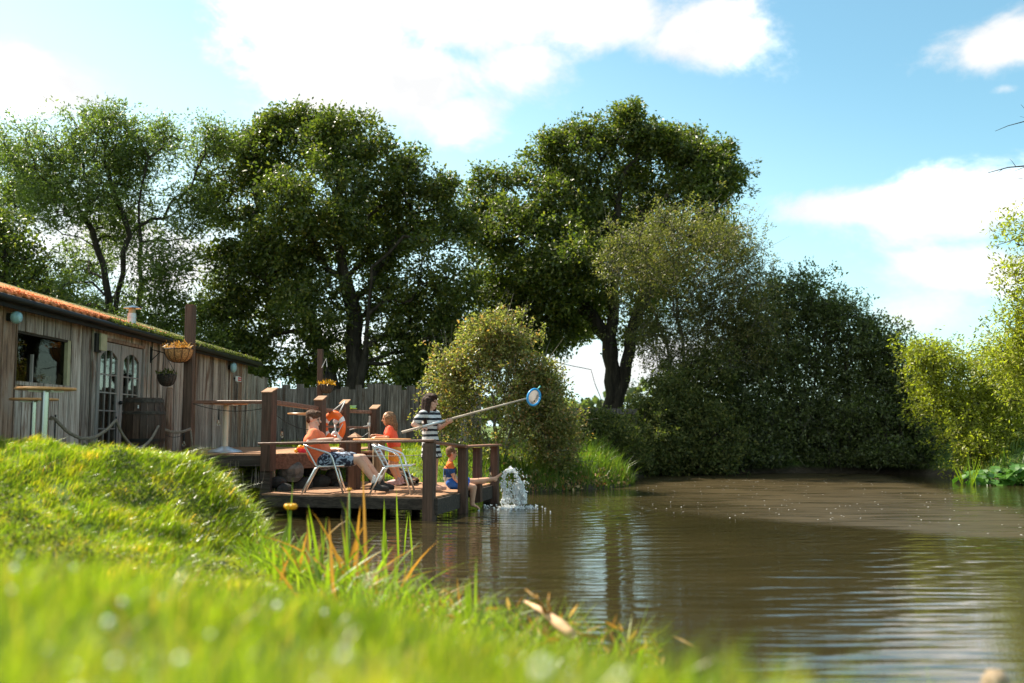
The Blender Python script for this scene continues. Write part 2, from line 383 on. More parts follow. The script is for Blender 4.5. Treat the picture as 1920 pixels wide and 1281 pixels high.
SPLASH = Vector((0.12, 17.9, 0.0))
def water_mat():
    m, t = new_mat('pond_water')
    geo = t.n('ShaderNodeNewGeometry')
    P = geo.outputs['Position']
    sp = t.n('ShaderNodeSeparateXYZ', ins={0: P})
    x, y = sp.outputs[0], sp.outputs[1]
    dx = t.math('SUBTRACT', x, SPLASH.x); dy = t.math('SUBTRACT', y, SPLASH.y)
    r = t.math('SQRT', t.math('ADD', t.math('MULTIPLY', dx, dx), t.math('MULTIPLY', dy, dy)))
    wob = t.n('ShaderNodeTexNoise', ins={'Vector': P, 'Scale': 0.45, 'Detail': 2.0})
    rr = t.math('ADD', r, t.math('MULTIPLY', wob.outputs[0], 1.3))
    ring = t.math('SINE', t.math('MULTIPLY', rr, 15.0))
    ring2 = t.math('SINE', t.math('MULTIPLY', rr, 31.0))
    amp = t.math('ADD', t.math('MULTIPLY', t.maprange(r, 0.0, 12.0, 1.0, 0.10, False), 1.0), 0.0)
    brk = t.n('ShaderNodeTexNoise', ins={'Vector': P, 'Scale': 0.5, 'Detail': 3.0})
    ringh = t.math('MULTIPLY', t.math('ADD', ring, t.math('MULTIPLY', ring2, 0.25)), t.math('MULTIPLY', amp, t.maprange(brk.outputs[0], 0.25, 0.6)))
    mp = t.n('ShaderNodeMapping', ins={'Vector': P, 'Scale': (0.38, 2.6, 1.0)})
    f1 = t.n('ShaderNodeTexNoise', ins={'Vector': mp.outputs[0], 'Scale': 2.0, 'Detail': 2.0, 'Roughness': 0.45, 'Distortion': 0.3})
    f2 = t.n('ShaderNodeTexNoise', ins={'Vector': mp.outputs[0], 'Scale': 9.0, 'Detail': 2.0, 'Roughness': 0.5})
    h = t.math('ADD', t.math('MULTIPLY', ringh, 0.0036), t.math('MULTIPLY', f1.outputs[0], 0.013))
    sp_r = t.math('MULTIPLY', t.math('SINE', t.math('MULTIPLY', rr, 42.0)), t.math('EXPONENT', t.math('MULTIPLY', r, -0.9)))
    h = t.math('ADD', h, t.math('MULTIPLY', sp_r, 0.0035))
    h = t.math('ADD', h, t.math('MULTIPLY', f2.outputs[0], 0.0010))
    # floating film of pollen and dust over the far middle of the pond
    e1 = t.n('ShaderNodeTexNoise', ins={'Vector': P, 'Scale': 0.35, 'Detail': 4.0})
    en = t.math('MULTIPLY', t.math('SUBTRACT', e1.outputs[0], 0.5), 1.8)
    near = t.math('SUBTRACT', y, t.math('SUBTRACT', 19.9, t.math('MULTIPLY', x, 1.18)))   # beyond the slanting edge
    d1 = t.maprange(t.math('ADD', near, en), -0.3, 1.0)
    d2 = t.maprange(t.math('ADD', t.math('SUBTRACT', t.math('ADD', t.math('MULTIPLY', y, 0.20), 5.3), x), en), -0.3, 0.5)
    d3 = t.maprange(t.math('ADD', t.math('SUBTRACT', x, 1.6), en), 0.0, 3.2)
    d4 = t.maprange(t.math('ADD', t.math('SUBTRACT', y, 13.0), en), -0.2, 0.4)
    film = t.math('MULTIPLY', t.math('MULTIPLY', d1, d2), t.math('MULTIPLY', d3, d4))
    mpf = t.n('ShaderNodeMapping', ins={'Vector': P, 'Scale': (0.35, 1.8, 1.0)})
    fs = t.n('ShaderNodeTexNoise', ins={'Vector': mpf.outputs[0], 'Scale': 1.3, 'Detail': 5.0, 'Roughness': 0.6, 'Distortion': 1.2})
    streak = t.maprange(fs.outputs[0], 0.30, 0.56, 0.25, 1.0)
    film = t.math('MULTIPLY', film, streak)
    bp = t.n('ShaderNodeBump', ins={'Height': t.math('MULTIPLY', h, t.math('SUBTRACT', 1.0, t.math('MULTIPLY', film, 0.6))), 'Strength': 1.0, 'Distance': 1.0})
    murk = t.ramp(wob.outputs[0], [(0.3, (0.028, 0.0225, 0.009)), (0.7, (0.040, 0.031, 0.013))])
    wat = t.n('ShaderNodeBsdfPrincipled', ins={'Base Color': murk, 'Roughness': 0.03, 'IOR': 1.55, 'Normal': bp.outputs[0], 'Specular IOR Level': 0.5})
    fcol = t.ramp(fs.outputs[0], [(0.3, (0.030, 0.022, 0.009)), (0.7, (0.068, 0.049, 0.021))])
    fil = t.n('ShaderNodeBsdfPrincipled', ins={'Base Color': fcol, 'Roughness': 0.45, 'Specular IOR Level': 0.15, 'Normal': bp.outputs[0]})
    mx = t.n('ShaderNodeMixShader', ins={0: t.math('MULTIPLY', film, 0.85), 1: wat.outputs[0], 2: fil.outputs[0]})
    finish(t, mx.outputs[0])
    return m
M['water'] = water_mat()

M['oak_leaf'] = leafmat('oak_leaves', [(0.0, (0.040, 0.055, 0.014)), (0.5, (0.072, 0.092, 0.020)), (0.85, (0.13, 0.14, 0.026)), (1.0, (0.19, 0.165, 0.035))], 0.40)
M['ash_leaf'] = leafmat('ash_leaves', [(0.0, (0.055, 0.075, 0.022)), (0.6, (0.10, 0.125, 0.035)), (1.0, (0.17, 0.19, 0.055))], 0.45)
M['willow_leaf'] = leafmat('sparse_willow_leaves', [(0.0, (0.06, 0.068, 0.024)), (0.5, (0.115, 0.115, 0.038)), (0.85, (0.19, 0.17, 0.055)), (1.0, (0.24, 0.17, 0.09))], 0.42)
M['hedge_leaf'] = leafmat('dark_shrub_leaves', [(0.0, (0.040, 0.050, 0.020)), (0.6, (0.085, 0.10, 0.036)), (1.0, (0.18, 0.195, 0.07))], 0.42)
M['haw_leaf'] = leafmat('hawthorn_leaves', [(0.0, (0.10, 0.10, 0.035)), (0.5, (0.19, 0.18, 0.06)), (0.82, (0.27, 0.25, 0.09)), (0.86, (0.36, 0.16, 0.06)), (1.0, (0.38, 0.28, 0.16))], 0.42)
M['yellow_leaf'] = leafmat('yellow_green_leaves', [(0.0, (0.11, 0.12, 0.020)), (0.5, (0.21, 0.21, 0.025)), (1.0, (0.34, 0.32, 0.04))], 0.5)
M['bramble_leaf'] = leafmat('bramble_leaves', [(0.0, (0.045, 0.055, 0.02)), (0.6, (0.085, 0.10, 0.03)), (1.0, (0.18, 0.16, 0.05))], 0.35, rough=0.65, spec=0.2)
M['grass'] = leafmat('grass_blades', [(0.0, (0.09, 0.13, 0.012)), (0.45, (0.165, 0.225, 0.014)), (0.85, (0.25, 0.30, 0.02)), (0.93, (0.34, 0.31, 0.05)), (1.0, (0.42, 0.29, 0.09))], 0.5, tcol=(1.55, 1.75, 0.6), spec=0.6, rough=0.28, patch=(2.6, [(0.34, (0.35, 0.45, 0.55)), (0.44, (0.90, 0.95, 1.0)), (0.56, (1.15, 1.08, 1.0)), (0.66, (1.9, 1.35, 1.5))]))  # patches of dark and yellow turf, soil shadow painted into the dark ones
M['bank_grass'] = leafmat('bank_grass_blades', [(0.0, (0.06, 0.10, 0.016)), (0.6, (0.11, 0.17, 0.022)), (0.9, (0.17, 0.21, 0.04)), (1.0, (0.30, 0.19, 0.07))], 0.45, tcol=(1.4, 1.7, 0.6))
M['reed_green'] = leafmat('reed_leaf', [(0.0, (0.10, 0.17, 0.015)), (0.6, (0.20, 0.27, 0.022)), (1.0, (0.30, 0.34, 0.03))], 0.5, tcol=(1.4, 1.6, 0.6))
M['reed_dead'] = leafmat('dead_reed_leaf', [(0.0, (0.25, 0.12, 0.03)), (0.6, (0.42, 0.24, 0.05)), (1.0, (0.55, 0.40, 0.18))], 0.4, tcol=(1.3, 1.1, 0.6))
M['lily_leaf'] = leafmat('lily_pad', [(0.0, (0.04, 0.11, 0.02)), (1.0, (0.09, 0.20, 0.03))], 0.3, rough=0.30, spec=0.6, tcol=(1.5, 1.7, .7))
M['petal'] = leafmat('yellow_petal', [(0.0, (0.80, 0.38, 0.01)), (1.0, (0.85, 0.50, 0.02))], 0.3, tcol=(1, 1, 1))
M['dry_leaf'] = leafmat('dry_leaves', [(0.0, (0.28, 0.10, 0.03)), (0.5, (0.42, 0.22, 0.08)), (1.0, (0.5, 0.38, 0.2))], 0.2, tcol=(1, 1, 1))
M['dry_stalk'] = plain('dry_reed_stalk', (0.50, 0.30, 0.16), 0.8, 0, 0.25)
M['flower_stem'] = plain('flower_stem', (0.12, 0.22, 0.03), 0.6, 0, 0.1)

# ------------------------------------------------------------------ mesh helpers
def mesh_arrays(name, V, Fs):
    """V (n,3); Fs: list of (m,k) integer arrays"""
    me = bpy.data.meshes.new(name)
    V = np.asarray(V, dtype=np.float32)
    me.vertices.add(len(V)); me.vertices.foreach_set('co', V.ravel())
    tot = sum(f.size for f in Fs); nf = sum(len(f) for f in Fs)
    me.loops.add(tot); me.polygons.add(nf)
    me.loops.foreach_set('vertex_index', np.concatenate([f.ravel() for f in Fs]).astype(np.int32))
    st = []; o = 0
    for f in Fs:
        k = f.shape[1]
        st.append(o + np.arange(len(f)) * k); o += f.size
    me.polygons.foreach_set('loop_start', np.concatenate(st).astype(np.int32))
    me.update(calc_edges=True)
    return me

def link(me_or_none, name, mat=None, parent=None, smooth=False):
    o = bpy.data.objects.new(name, me_or_none)
    COL.objects.link(o)
    if me_or_none is not None:
        if mat is not None:
            me_or_none.materials.clear(); me_or_none.materials.append(mat)
        if smooth:
            me_or_none.polygons.foreach_set('use_smooth', [True] * len(me_or_none.polygons))
    if parent is not None: o.parent = parent
    return o

def tag(o, label=None, cat=None, group=None, kind=None):
    if label: o['label'] = label
    if cat: o['category'] = cat
    if group: o['group'] = group
    if kind: o['kind'] = kind
    return o

def thing(name, label, cat, loc=(0, 0, 0), rotz=0.0, group=None):
    o = bpy.data.objects.new(name, None)
    COL.objects.link(o)
    o.empty_display_size = 0.1
    o.location = loc; o.rotation_euler = (0, 0, rotz)
    return tag(o, label, cat, group)

def dup(root, loc, rotz, label, group=None):
    r = root.copy(); COL.objects.link(r)
    r.location = loc; r.rotation_euler = (0, 0, rotz)
    r['label'] = label
    if group: r['group'] = group
    for ch in list(root.children):
        c = ch.copy(); COL.objects.link(c); c.parent = r
        for g in list(ch.children):
            d = g.copy(); COL.objects.link(d); d.parent = c
    return r

def basis(d):
    d = Vector(d).normalized()
    a = Vector((0, 0, 1)) if abs(d.z) < 0.9 else Vector((1, 0, 0))
    x = d.cross(a).normalized(); y = d.cross(x).normalized()
    return x, y, d

class MB:
    def __init__(s, org=(0, 0, 0)):
        s.v = []; s.f = []; s.o = Vector(org)
    def add(s, vs, fs):
        k = len(s.v)
        s.v += [tuple(Vector(p) - s.o) for p in vs]
        s.f += [tuple(k + i for i in f) for f in fs]
    def box(s, c, size, rz=0.0, taper=1.0):
        cx, cy, cz = c; a, b, h = size[0] / 2, size[1] / 2, size[2] / 2
        vs = []
        for z, t in ((-h, 1), (h, taper)):
            for x, y in ((-a, -b), (a, -b), (a, b), (-a, b)):
                x *= t; y *= t
                vs.append((cx + x * math.cos(rz) - y * math.sin(rz), cy + x * math.sin(rz) + y * math.cos(rz), cz + z))
        s.add(vs, [(3, 2, 1, 0), (4, 5, 6, 7), (0, 1, 5, 4), (1, 2, 6, 5), (2, 3, 7, 6), (3, 0, 4, 7)])
    def beam(s, p0, p1, wid, hei, up=(0, 0, 1), bev=0.0):
        """rectangular bar from p0 to p1 (centres); wid across, hei along up"""
        p0 = Vector(p0); p1 = Vector(p1)
        d = (p1 - p0).normalized(); u = Vector(up)
        x = d.cross(u).normalized(); u = x.cross(d).normalized()
        a, b = wid / 2, hei / 2
        if bev <= 0:
            prof = [(-a, -b), (a, -b), (a, b), (-a, b)]
        else:
            e = bev
            prof = [(-a + e, -b), (a - e, -b), (a, -b + e), (a, b - e), (a - e, b), (-a + e, b), (-a, b - e), (-a, -b + e)]
        n = len(prof); vs = []
        for p in (p0, p1):
            for q in prof: vs.append(p + x * q[0] + u * q[1])
        fs = [tuple(range(n - 1, -1, -1)), tuple(range(n, 2 * n))]
        for i in range(n): fs.append((i, (i + 1) % n, n + (i + 1) % n, n + i))
        s.add(vs, fs)
    def tube(s, pts, rad, n=8, cap=True):
        pts = [Vector(p) for p in pts]
        if not hasattr(rad, '__len__'): rad = [rad] * len(pts)
        vs = []; ref = None
        for i, p in enumerate(pts):
            d = (pts[min(i + 1, len(pts) - 1)] - pts[max(i - 1, 0)])
            if d.length < 1e-9: d = Vector((0, 0, 1))
            d.normalize()
            if ref is None: ref = basis(d)[0]
            x = (ref - d * ref.dot(d))
            x = x.normalized() if x.length > 1e-6 else basis(d)[0]
            ref = x; y = d.cross(x)
            for k in range(n):
                a = 2 * math.pi * k / n
                vs.append(p + (x * math.cos(a) + y * math.sin(a)) * rad[i])
        fs = []
        for i in range(len(pts) - 1):
            for k in range(n):
                fs.append((i * n + k, i * n + (k + 1) % n, (i + 1) * n + (k + 1) % n, (i + 1) * n + k))
        if cap:
            fs.append(tuple(range(n - 1, -1, -1))); e = (len(pts) - 1) * n
            fs.append(tuple(range(e, e + n)))
        s.add(vs, fs)
    def lathe(s, prof, c=(0, 0, 0), n=24, axis=(0, 0, 1)):
        """prof: (radius, height) list along axis from c"""
        x, y, z = basis(axis); c = Vector(c); vs = []; fs = []
        for r, h in prof:
            for k in range(n):
                a = 2 * math.pi * k / n
                vs.append(c + x * r * math.cos(a) + y * r * math.sin(a) + z * h)
        for i in range(len(prof) - 1):
            for k in range(n):
                fs.append((i * n + k, (i + 1) * n + k, (i + 1) * n + (k + 1) % n, i * n + (k + 1) % n))
        fs.append(tuple(range(n))); e = (len(prof) - 1) * n
        fs.append(tuple(range(e + n - 1, e - 1, -1)))
        s.add(vs, fs)
    def ell(s, c, ax, ay, az_, nu=14, nv=9):
        """ellipsoid with the three axis vectors"""
        c = Vector(c); ax = Vector(ax); ay = Vector(ay); az_ = Vector(az_)
        vs = [c - az_]; fs = []
        for j in range(1, nv):
            ph = -math.pi / 2 + math.pi * j / nv
            for i in range(nu):
                th = 2 * math.pi * i / nu
                vs.append(c + ax * math.cos(ph) * math.cos(th) + ay * math.cos(ph) * math.sin(th) + az_ * math.sin(ph))
        vs.append(c + az_)
        for i in range(nu): fs.append((0, 1 + (i + 1) % nu, 1 + i))
        for j in range(nv - 2):
            b = 1 + j * nu
            for i in range(nu): fs.append((b + i, b + (i + 1) % nu, b + nu + (i + 1) % nu, b + nu + i))
        b = 1 + (nv - 2) * nu; t = len(vs) - 1
        for i in range(nu): fs.append((b + i, b + (i + 1) % nu, t))
        s.add(vs, fs)
    def sph(s, c, r, nu=12, nv=8):
        s.ell(c, (r, 0, 0), (0, r, 0), (0, 0, r), nu, nv)
    def caps(s, p0, p1, r0, r1, n=12):
        p0 = Vector(p0); p1 = Vector(p1); d = p1 - p0
        L = max(d.length, 1e-6); d = d / L
        pts = []; rr = []
        for k in range(4):
            a = math.pi / 2 * (k / 4)
            pts.append(p0 - d * r0 * math.cos(a)); rr.append(max(r0 * math.sin(a), 1e-4))
        pts.append(p0); rr.append(r0); pts.append(p1); rr.append(r1)
        for k in range(1, 5):
            a = math.pi / 2 * (k / 4)
            pts.append(p1 + d * r1 * math.sin(a)); rr.append(max(r1 * math.cos(a), 1e-4))
        s.tube(pts, rr, n)
    def mesh(s, name):
        me = bpy.data.meshes.new(name)
        me.from_pydata(s.v, [], s.f); me.update()
        return me
    def build(s, name, mat, parent=None, smooth=False, label=None, kind=None):
        o = link(s.mesh(name), name, mat, parent, smooth)
        if label: o['label'] = label
        if kind: o['kind'] = kind
        return o

def autosmooth(o, deg=35):
    me = o.data
    me.polygons.foreach_set('use_smooth', [True] * len(me.polygons))
    try: me.set_sharp_from_angle(angle=math.radians(deg))
    except Exception: pass
    return o

# scatter geometry ----------------------------------------------------------
def leaf_mesh(name, P, D, N, L, Wd, fold=0.18):
    """diamond leaves folded along the midrib"""
    P = np.asarray(P); n = len(P)
    D = D / (np.linalg.norm(D, axis=1, keepdims=True) + 1e-9)
    S = np.cross(D, N); S /= (np.linalg.norm(S, axis=1, keepdims=True) + 1e-9)
    U = np.cross(S, D)
    L = L[:, None]; Wd = Wd[:, None]
    mid = P + D * L * 0.45
    V = np.stack([P, mid + S * Wd * 0.5 + U * Wd * fold, P + D * L, mid - S * Wd * 0.5 + U * Wd * fold], 1).reshape(-1, 3)
    b = np.arange(n) * 4
    Fq = np.concatenate([np.stack([b, b + 1, b + 2], 1), np.stack([b, b + 2, b + 3], 1)])
    return mesh_arrays(name, V, [Fq])

def blade_mesh(name, P, H, lean, width, face=None):
    """grass blades: base pair, middle pair, tip"""
    n = len(P)
    if face is None:
        a = rng.uniform(0, 2 * np.pi, n); face = np.stack([np.cos(a), np.sin(a), np.zeros(n)], 1)
    S = face * width[:, None] * 0.5
    up = np.zeros((n, 3)); up[:, 2] = 1
    m = P + up * (H * 0.55)[:, None] + lean * 0.30
    tip = P + up * (H * np.clip(1 - 0.25 * np.linalg.norm(lean, axis=1) / (H + 1e-6), 0.45, 1))[:, None] + lean
    V = np.stack([P - S, P + S, m + S * 0.8, m - S * 0.8, tip], 1).reshape(-1, 3)
    b = np.arange(n) * 5
    T = np.concatenate([np.stack([b, b + 1, b + 2], 1), np.stack([b, b + 2, b + 3], 1), np.stack([b + 3, b + 2, b + 4], 1)])
    return mesh_arrays(name, V, [T])

def rand_dirs(n, upbias=0.0):
    v = rng.normal(size=(n, 3)); v[:, 2] += upbias
    return v / np.linalg.norm(v, axis=1, keepdims=True)
# ------------------------------------------------------------------ terrain and pond
SHORE = np.array([(60, 1.2), (20, 1.6), (8, 2.2), (3.4, 2.8), (1.7, 4.2), (0.7, 5.6), (-0.4, 6.6), (-1.3, 7.7), (-2.0, 8.9), (-2.35, 10.2),
                  (-2.7, 11.4), (-3.3, 13), (-4.0, 14.5), (-4.5, 15.8), (-4.7, 17.0), (-4.0, 18.3), (-2.6, 19.6), (-1.3, 20.4), (-.5, 21.4), (.5, 22.6),
                  (1.7, 23.4), (2.7, 24.6), (3.1, 26.4), (3.2, 28.5), (4.5, 31.0), (7, 32.0), (10, 32.2), (12.6, 31.6), (13.4, 29.0), (12.3, 27.0), (12.2, 25.9),
                  (14, 25.2), (18, 24), (24, 22), (40, 20), (60, 19)], float)

def shore_dist(x, y):
    """signed distance: positive on land"""
    P = np.stack([x, y], -1).reshape(-1, 2)
    A = SHORE; B = np.roll(SHORE, -1, 0)
    best = np.full(len(P), 1e9); inside = np.zeros(len(P), bool)
    for a, b in zip(A, B):
        ab = b - a; t = np.clip(((P - a) @ ab) / (ab @ ab), 0, 1)
        q = a + t[:, None] * ab
        best = np.minimum(best, np.hypot(*(P - q).T))
        c = ((a[1] > P[:, 1]) != (b[1] > P[:, 1]))
        with np.errstate(divide='ignore', invalid='ignore'):
            xi = (b[0] - a[0]) * (P[:, 1] - a[1]) / (b[1] - a[1]) + a[0]
        inside ^= c & (P[:, 0] < xi)
    return np.where(inside, -best, best).reshape(np.shape(x))

def sm(v, a, b):
    t = np.clip((v - a) / (b - a), 0, 1)
    return t * t * (3 - 2 * t)

def wav(x, y, s, seed=0.0):
    return (np.sin(x * s + 1.3 + seed) * np.cos(y * s * 1.17 + 0.7 + seed * 2) + 0.5 * np.sin(x * s * 2.3 + y * s * 1.9 + seed))

def height(x, y):
    x = np.asarray(x, float); y = np.asarray(y, float)
    d = shore_dist(x, y) + 0.10 * wav(x, y, 2.1)
    left = sm(-x, 1.4, 2.4)
    g = np.exp(-((y - 10.1) / 1.7) ** 2) * sm(-x, 2.2, 4.0)
    near = 1 - sm(y, 4.5, 7)
    H = 0.93 - near * (0.07 + 0.09 * sm(x, -0.3, 0.9)) - 0.07 * left * sm(y, 3, 6) + 0.36 * g
    H = H - 0.20 * sm(y, 2.8, 3.9) * (1 - sm(y, 6.0, 7.8)) * sm(-y, -9, -7)
    wv = 1.75 + (0.42 - 1.75) * sm(y, 8.2, 10.4) * left
    back = sm(y, 18, 20)
    H = H * (1 - back) + back * (0.42 + 0.085 * np.clip(y - 20, 0, 8))
    wv = wv * (1 - back) + back * 0.55
    H = H - 0.12 * sm(y, 12.5, 15) * (1 - back)
    z = H * (1 - np.exp(-np.clip(d, 0, None) / wv))
    knoll = 1.03 - 0.30 * np.clip(y - 1.1, 0, 2) / 1.4 * sm(x, -1.5, 0.3) - 0.13 * sm(x, 0.25, 0.9)
    kw = (1 - sm(y, 2.5, 3.9)) * sm(y, -2, 0) * sm(d, 0.0, 1.5) * (1 - sm(np.abs(x), 3.5, 6))
    z = z * (1 - kw) + knoll * kw
    z = z + (0.035 * wav(x, y, 3.1, 1.0) + (0.030 * wav(x, y, 6.7, 2.0) + 0.018 * wav(x, y, 12.3, 4.0)) * sm(y, 4, 6.5)) * sm(d, 0.1, 1.0) * (1 - sm(y, 14, 16) * (1 - sm(y, 19, 22)))
    under = np.clip(d, None, 0) * 0.45
    z = np.where(d < 0, np.clip(under, -0.9, 0), z) - 0.012
    z = z + sm(np.hypot(x, y), 70, 400) * 1.5
    return z

def axis_pts(segs):
    out = []
    for a, b, st in segs: out += list(np.arange(a, b, st))
    return np.array(out + [segs[-1][1]])
gx = axis_pts([(-900, -100, 100), (-100, -20, 8), (-20, -9, 0.8), (-9, 5, 0.12), (5, 16, 0.4), (16, 40, 3), (40, 100, 10), (100, 900, 100)])
gy = axis_pts([(-900, -100, 100), (-100, -10, 10), (-10, -1, 1.0), (-1, 13, 0.12), (13, 28, 0.25), (28, 40, 1.0), (40, 100, 6), (100, 1000, 100)])
GX, GY = np.meshgrid(gx, gy)
GZ = height(GX, GY)
nx, ny = len(gx), len(gy)
idx = np.arange(nx * ny).reshape(ny, nx)
quads = np.stack([idx[:-1, :-1].ravel(), idx[:-1, 1:].ravel(), idx[1:, 1:].ravel(), idx[1:, :-1].ravel()], 1)
me = mesh_arrays('ground', np.stack([GX.ravel(), GY.ravel(), GZ.ravel()], 1), [quads])
tag(link(me, 'ground', M['ground'], smooth=True), 'grassy bank and pond edge', kind='structure')
wb = MB(); wb.add([(-6, 1, 0), (62, 1, 0), (62, 34, 0), (-6, 34, 0)], [(0, 1, 2, 3)])
tag(wb.build('pond_water', M['water']), 'murky brown pond with ripples', kind='structure')

def in_view(x, y, m=0.03):
    return (np.abs(x) < (0.5145 + m) * y + 0.25)

def scatter_grass(name, n, xr, yr, hmin, hmax, wid, mat, dmin=0.02, dmax=99, lean=0.5, wind=(0.25, 0.0), cond=None, label=None, ypow=1.0, zmax=9):
    u = rng.uniform(0, 1, n) ** ypow
    y = yr[0] + (yr[1] - yr[0]) * u
    x = rng.uniform(xr[0], xr[1], n)
    keep = in_view(x, y)
    x, y = x[keep], y[keep]
    d = shore_dist(x, y)
    keep = (d > dmin) & (d < dmax)
    if cond is not None: keep &= cond(x, y)
    # uneven turf: thin patches
    pat = wav(x, y, 4.3, 2.0) + 0.6 * wav(x, y, 9.7, 4.0) + rng.normal(size=len(x)) * 0.9
    keep &= pat > -1.15
    x, y = x[keep], y[keep]
    z = height(x, y)
    P = np.stack([x, y, z - 0.01], 1); m = len(P)
    H = rng.uniform(hmin, hmax, m) * (1 + 0.28 * wav(x, y, 3.3, 5.0) + 0.22 * wav(x, y, 11.0, 2.0)) * (1 + 0.35 * rng.normal(size=m).clip(-1, 2))
    H = H.clip(hmin * 0.5, hmax * 1.8)
    a = rng.uniform(0, 2 * np.pi, m)
    le = (H * lean * rng.uniform(0.2, 1.3, m))[:, None] * np.stack([np.cos(a), np.sin(a), np.zeros(m)], 1)
    le[:, 0] += wind[0] * H; le[:, 1] += wind[1] * H
    me = blade_mesh(name, P, H, le, np.full(m, wid) * rng.uniform(0.6, 1.4, m))
    return tag(link(me, name, mat), label, kind='stuff')

scatter_grass('near_grass', 140000, (-3.6, 3.2), (0.6, 6.6), 0.06, 0.13, 0.0055, M['grass'], ypow=0.75, wind=(0.15, 0), label='bright blurred grass of the near bank')
scatter_grass('mound_grass', 305000, (-7.0, -1.6), (6.3, 13.0), 0.035, 0.085, 0.0068, M['grass'], wind=(0.55, 0.0), label='lush grass on the rounded bank by the deck')
scatter_grass('long_edge_grass', 24000, (-6.3, -1.9), (8.8, 13.6), 0.10, 0.18, 0.007, M['grass'], dmin=-0.02, dmax=1.1, lean=0.6, wind=(1.1, -0.1), label='long grass hanging over the water edge')
scatter_grass('lawn_grass', 52000, (-6.2, 3.0), (19.4, 27.0), 0.07, 0.13, 0.012, M['grass'], label='sunlit lawn behind the lower deck', wind=(0.1, 0))
scatter_grass('shore_grass', 16000, (-1.4, 3.4), (20.2, 27.5), 0.22, 0.42, 0.016, M['bank_grass'], dmin=-0.12, dmax=1.0, lean=0.6, wind=(0.2, -0.3), label='green waterside grass on the far bank')

scatter_grass('bank_turf', 9000, (10.5, 18), (24.5, 30), 0.12, 0.34, 0.03, M['bank_grass'], dmin=-.05, dmax=4.0, label='rough green grass on the right bank')
# weeds, clover and dead stems in the turf
n = 42000
y = rng.uniform(6.4, 12.4, n); x = rng.uniform(-6.6, -1.8, n); k = in_view(x, y) & (shore_dist(x, y) > 0.03) & (wav(x, y, 1.9, 3.0) + 0.5 * wav(x, y, 5.1, 1.0) > 0.35)
x, y = x[k], y[k]; n = len(x)
me = leaf_mesh('turf_weeds', np.stack([x, y, height(x, y) + rng.uniform(0.02, 0.075, n)], 1), rand_dirs(n), rand_dirs(n, 1.5), rng.uniform(.02, .045, n), rng.uniform(.014, .03, n))
tag(link(me, 'turf_weeds', M['bramble_leaf']), 'dark low weeds in patches through the mound turf', kind='stuff')
n = 5000
y = rng.uniform(0.9, 12.4, n); x = rng.uniform(-6.6, 1.4, n); k = in_view(x, y) & (shore_dist(x, y) > 0.03); x, y = x[k], y[k]; n = len(x)
a = rng.uniform(0, 6.28, n); H_ = rng.uniform(.06, .15, n)
tag(link(blade_mesh('dead_grass_stems', np.stack([x, y, height(x, y)], 1), H_, np.stack([np.cos(a), np.sin(a), 0 * a], 1) * (H_ * .8)[:, None], np.full(n, .004)), 'dead_grass_stems', M['reed_dead']), 'dry straw coloured stems in the bank grass', kind='stuff')
# pale beads added close to the lens as sun glints, blurred to discs
n = 60
y = rng.uniform(0.95, 3.2, n); x = rng.uniform(-0.5, 0.42, n) * y
mb = MB()
for a_, b_ in zip(x, y):
    z_ = float(height(a_, b_)) + random.uniform(.06, .11)
    if shore_dist(np.array([a_]), np.array([b_]))[0] > .4: mb.sph((a_, b_, z_), random.uniform(.003, .0085), 8, 6)
tag(mb.build('glint_beads', M['glint_bead'], None, True), 'tiny pale beads standing in for sun glints, blurred in the nearest grass', kind='stuff')

# dry leaves washed up along the far shore
def scatter_leaves(name, P, L, mat, label, flat=True):
    n = len(P)
    D = rand_dirs(n); N = rand_dirs(n, 2.0)
    if 'speck' in name: D[:, 2] *= 0.05; N = np.tile(np.array([0, 0, 1.0]), (n, 1))
    me = leaf_mesh(name, P, D, N, rng.uniform(0.7, 1.3, n) * L, rng.uniform(0.5, 0.9, n) * L)
    return tag(link(me, name, mat), label, kind='stuff')
x = rng.uniform(-.6, 3.3, 6000); y = rng.uniform(20.5, 26.5, 6000); d = shore_dist(x, y)
k = (d > -0.08) & (d < 0.25); x, y = x[k], y[k]
scatter_leaves('fallen_leaves', np.stack([x, y, np.maximum(height(x, y), 0) + rng.uniform(0.01, 0.1, len(x))], 1), 0.09, M['dry_leaf'], 'brown dead leaves along the far water edge')
# pale specks drifting on the film
x = rng.uniform(1.8, 9.5, 300); y = rng.uniform(11.5, 29, 300)
k = (shore_dist(x, y) < -0.6) & (y > 18.2 - 0.75 * x); x, y = x[k], y[k]
scatter_leaves('floating_specks', np.stack([x, y, np.full(len(x), 0.008)], 1), 0.035, M['white_plastic'], 'pale specks floating on the pond')

